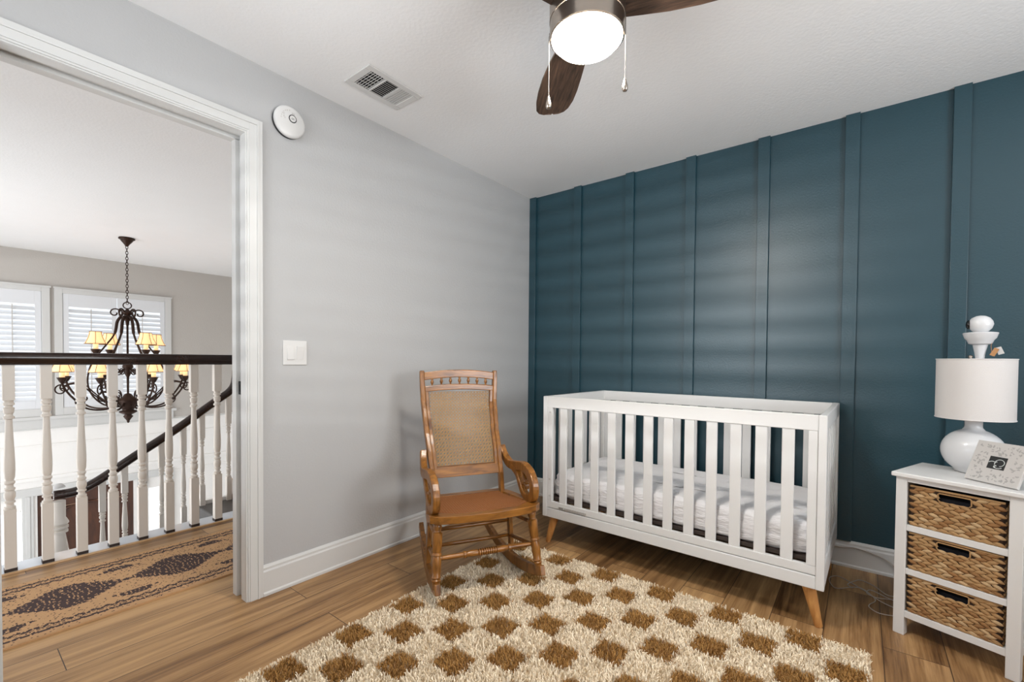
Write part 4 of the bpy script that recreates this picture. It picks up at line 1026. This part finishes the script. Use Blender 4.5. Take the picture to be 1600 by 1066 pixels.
def baby_camera():
    # stands in the shade ring of the lamp
    d = Vector((2.551-2.1854, -0.440+3.0435, 0)).normalized(); lt = Vector((d.y, -d.x, 0))
    p = Vector((2.551, -0.440, 0))+lt*0.012
    ang = math.atan2(lt.y, lt.x)
    t = thing('baby_monitor', 'white ball-headed baby monitor camera perched above the drum lamp shade', 'baby monitor', (p.x, p.y, 0), ang)
    MB().lathe([(0.013, 1.1185), (0.014, 1.135), (0.0165, 1.155), (0.021, 1.178), (0.023, 1.19)], 24).build('neck', M_ceramic, t, smooth=True, auto=50)
    MB().lathe([(0.026, 1.186), (0.034, 1.190), (0.040, 1.205), (0.046, 1.212), (0.052, 1.232), (0.050, 1.2345), (0.03, 1.238)], 36).build('cradle', M_ceramic, t, smooth=True, auto=30)
    hd = MB().lathe([(0.001, -0.036), (0.012, -0.034), (0.024, -0.027), (0.033, -0.016), (0.0375, 0), (0.035, 0.013), (0.027, 0.026), (0.014, 0.034), (0.001, 0.0365)], 32, Matrix.Translation((0, 0, 1.268)))
    hd.build('head', M_ceramic, t, smooth=True)
    MB().lathe([(0.018, 0.0), (0.018, 0.006), (0.012, 0.011), (0.001, 0.013)], 24, Matrix.Translation((-0.031, -0.004, 1.268)) @ Matrix.Rotation(-PI/2, 4, 'Y')).build('lens', M_lens, t, smooth=True)
    tg = MB().tube([(0.035, -0.01, 1.205), (0.03, -0.015, 1.18), (0.034, -0.016, 1.14)], 0.0008, 5)
    tg.build('tag_string', M_kraft, t)
    T = Matrix.Translation((0.042, -0.018, 1.157)) @ Matrix.Rotation(math.radians(25), 4, 'Y')
    MB().box(-0.009, 0.006, -0.0006, 0.0006, -0.018, 0.014, T=T).build('tag', M_kraft, t)
    T = Matrix.Translation((0.052, -0.014, 1.163)) @ Matrix.Rotation(math.radians(-20), 4, 'Y')
    MB().box(-0.007, 0.010, -0.0006, 0.0006, -0.017, 0.012, T=T).build('tag', M_paper, t)
baby_camera()
def plaque():
    # leaning against the lamp base
    A = Vector((2.5123, -0.5966, NT)); B = Vector((2.631, -0.708, NT)); ux = (B-A).normalized(); W_ = (B-A).length
    nrm = Vector((-ux.y, ux.x, 0))   # pointing back, away from camera
    if nrm.dot(Vector((0.36, 2.5, 0))) < 0: nrm = -nrm
    t = bpy.data.objects.new('photo_frame', None); C.objects.link(t)
    lean = math.radians(24.5)
    vx = ux; vy = (nrm*math.sin(lean)+Vector((0, 0, 1))*math.cos(lean)); vz = vx.cross(vy)   # toward viewer
    R_ = Matrix.Identity(4)
    for i in range(3): R_[i][0], R_[i][1], R_[i][2] = vx[i], vy[i], vz[i]
    if vz.dot(Vector((-0.36, -2.5, 0.5))) < 0: print('plaque normal flipped')
    R_.translation = A; t.matrix_world = R_
    tag(t, 'patterned square keepsake frame with a small black ultrasound picture leaning on the lamp', 'picture frame')
    Hh = 0.160; th = 0.012
    MB().box(0, W_, 0.0, Hh, 0.0, th).build('board', M_paper, t, bevel=0.002)
    mt = MB(); r_ = random.Random(11)
    # leafy printed motif, thin raised ink
    for k in range(170):
        x, y = r_.uniform(0.008, W_-0.008), r_.uniform(0.008, Hh-0.008)
        if 0.048 < x < 0.117 and 0.048 < y < 0.112: continue
        if x < 0.011 or y < 0.011 or x > W_-0.011 or y > Hh-0.011: continue
        a = r_.uniform(0, PI*2); L_ = r_.uniform(0.006, 0.013); poly = []
        for q_ in range(8):
            b = 2*PI*q_/8; u, v = math.cos(b)*L_/2, math.sin(b)*L_*0.22*(1+0.4*math.sin(3*b+k))
            poly.append((x+u*math.cos(a)-v*math.sin(a), y+u*math.sin(a)+v*math.cos(a)))
        mt.prism(poly, th+0.0001, th+0.0004+0.0000012*k)
    mt.build('leaf_pattern', M_motif, t)
    ph = MB().box(0.056, 0.108, 0.056, 0.104, th, th+0.0012).build('picture', M_photo_dark, t)
    sc_ = MB(); z_ = th+0.0016
    def arc(cx, cy, rx, ry, a0, a1, r, n=14):
        sc_.tube([(cx+rx*math.cos(math.radians(a0+(a1-a0)*k/n)), cy+ry*math.sin(math.radians(a0+(a1-a0)*k/n)), z_) for k in range(n+1)], r, 5, flat=0.35)
    arc(0.090, 0.081, 0.014, 0.013, -80, 170, 0.0011); arc(0.068, 0.074, 0.012, 0.010, 40, 150, 0.0014); arc(0.082, 0.076, 0.006, 0.008, 90, 200, 0.0013)
    arc(0.088, 0.066, 0.013, 0.006, 200, 340, 0.0014); arc(0.080, 0.067, 0.003, 0.003, 0, 300, 0.0014)
    sc_.build('scan_lines', M_photo_light, ph)
plaque()

# ------------------------------------------------------------------ cords
def cord(name, pts, label, r=0.0022):
    p = spline(pts, 8); o = MB().tube(p, r, 6).build(name, M_cord, smooth=True); tag(o, label, 'cord', 'thin grey cords behind the nightstand')
z = 0.0035
cord('power_cord', [(2.33, -0.40, z), (2.277, -0.3655, z), (2.22, -0.29, z), (2.1994, -0.2706, z), (2.15, -0.215, z), (2.105, -0.185, z), (2.075, -0.235, z), (2.085, -0.31, z), (2.1103, -0.342, z), (2.1771, -0.285, z+0.004), (2.215, -0.275, z), (2.2563, -0.3607, z), (2.234, -0.43, z), (2.2342, -0.462, z), (2.267, -0.4948, z), (2.325, -0.48, z)], 'thin grey cord looped farthest left on the floor between crib and nightstand')
cord('power_cord', [(2.34, -0.26, z), (2.30, -0.27, z), (2.255, -0.20, z), (2.2031, -0.165, z), (2.175, -0.20, z), (2.15, -0.27, z+0.004), (2.17, -0.30, z+0.004)], 'thin grey cord lying nearest the baseboard between crib and nightstand')
cord('power_cord', [(2.34, -0.33, z), (2.30, -0.30, z), (2.24, -0.27, z+0.004), (2.225, -0.31, z), (2.26, -0.34, z+0.003), (2.32, -0.31, z)], 'thin grey cord curled beside the nightstand leg')
cord('power_cord', [(2.06, -0.026, 0.10), (2.12, -0.026, 0.106), (2.1724, -0.026, 0.115), (2.2332, -0.026, 0.108), (2.2923, -0.026, 0.0914), (2.331, -0.026, 0.067), (2.38, -0.028, 0.02), (2.40, -0.05, 0.006)], 'thin grey cord running along the white baseboard behind the nightstand', 0.003)
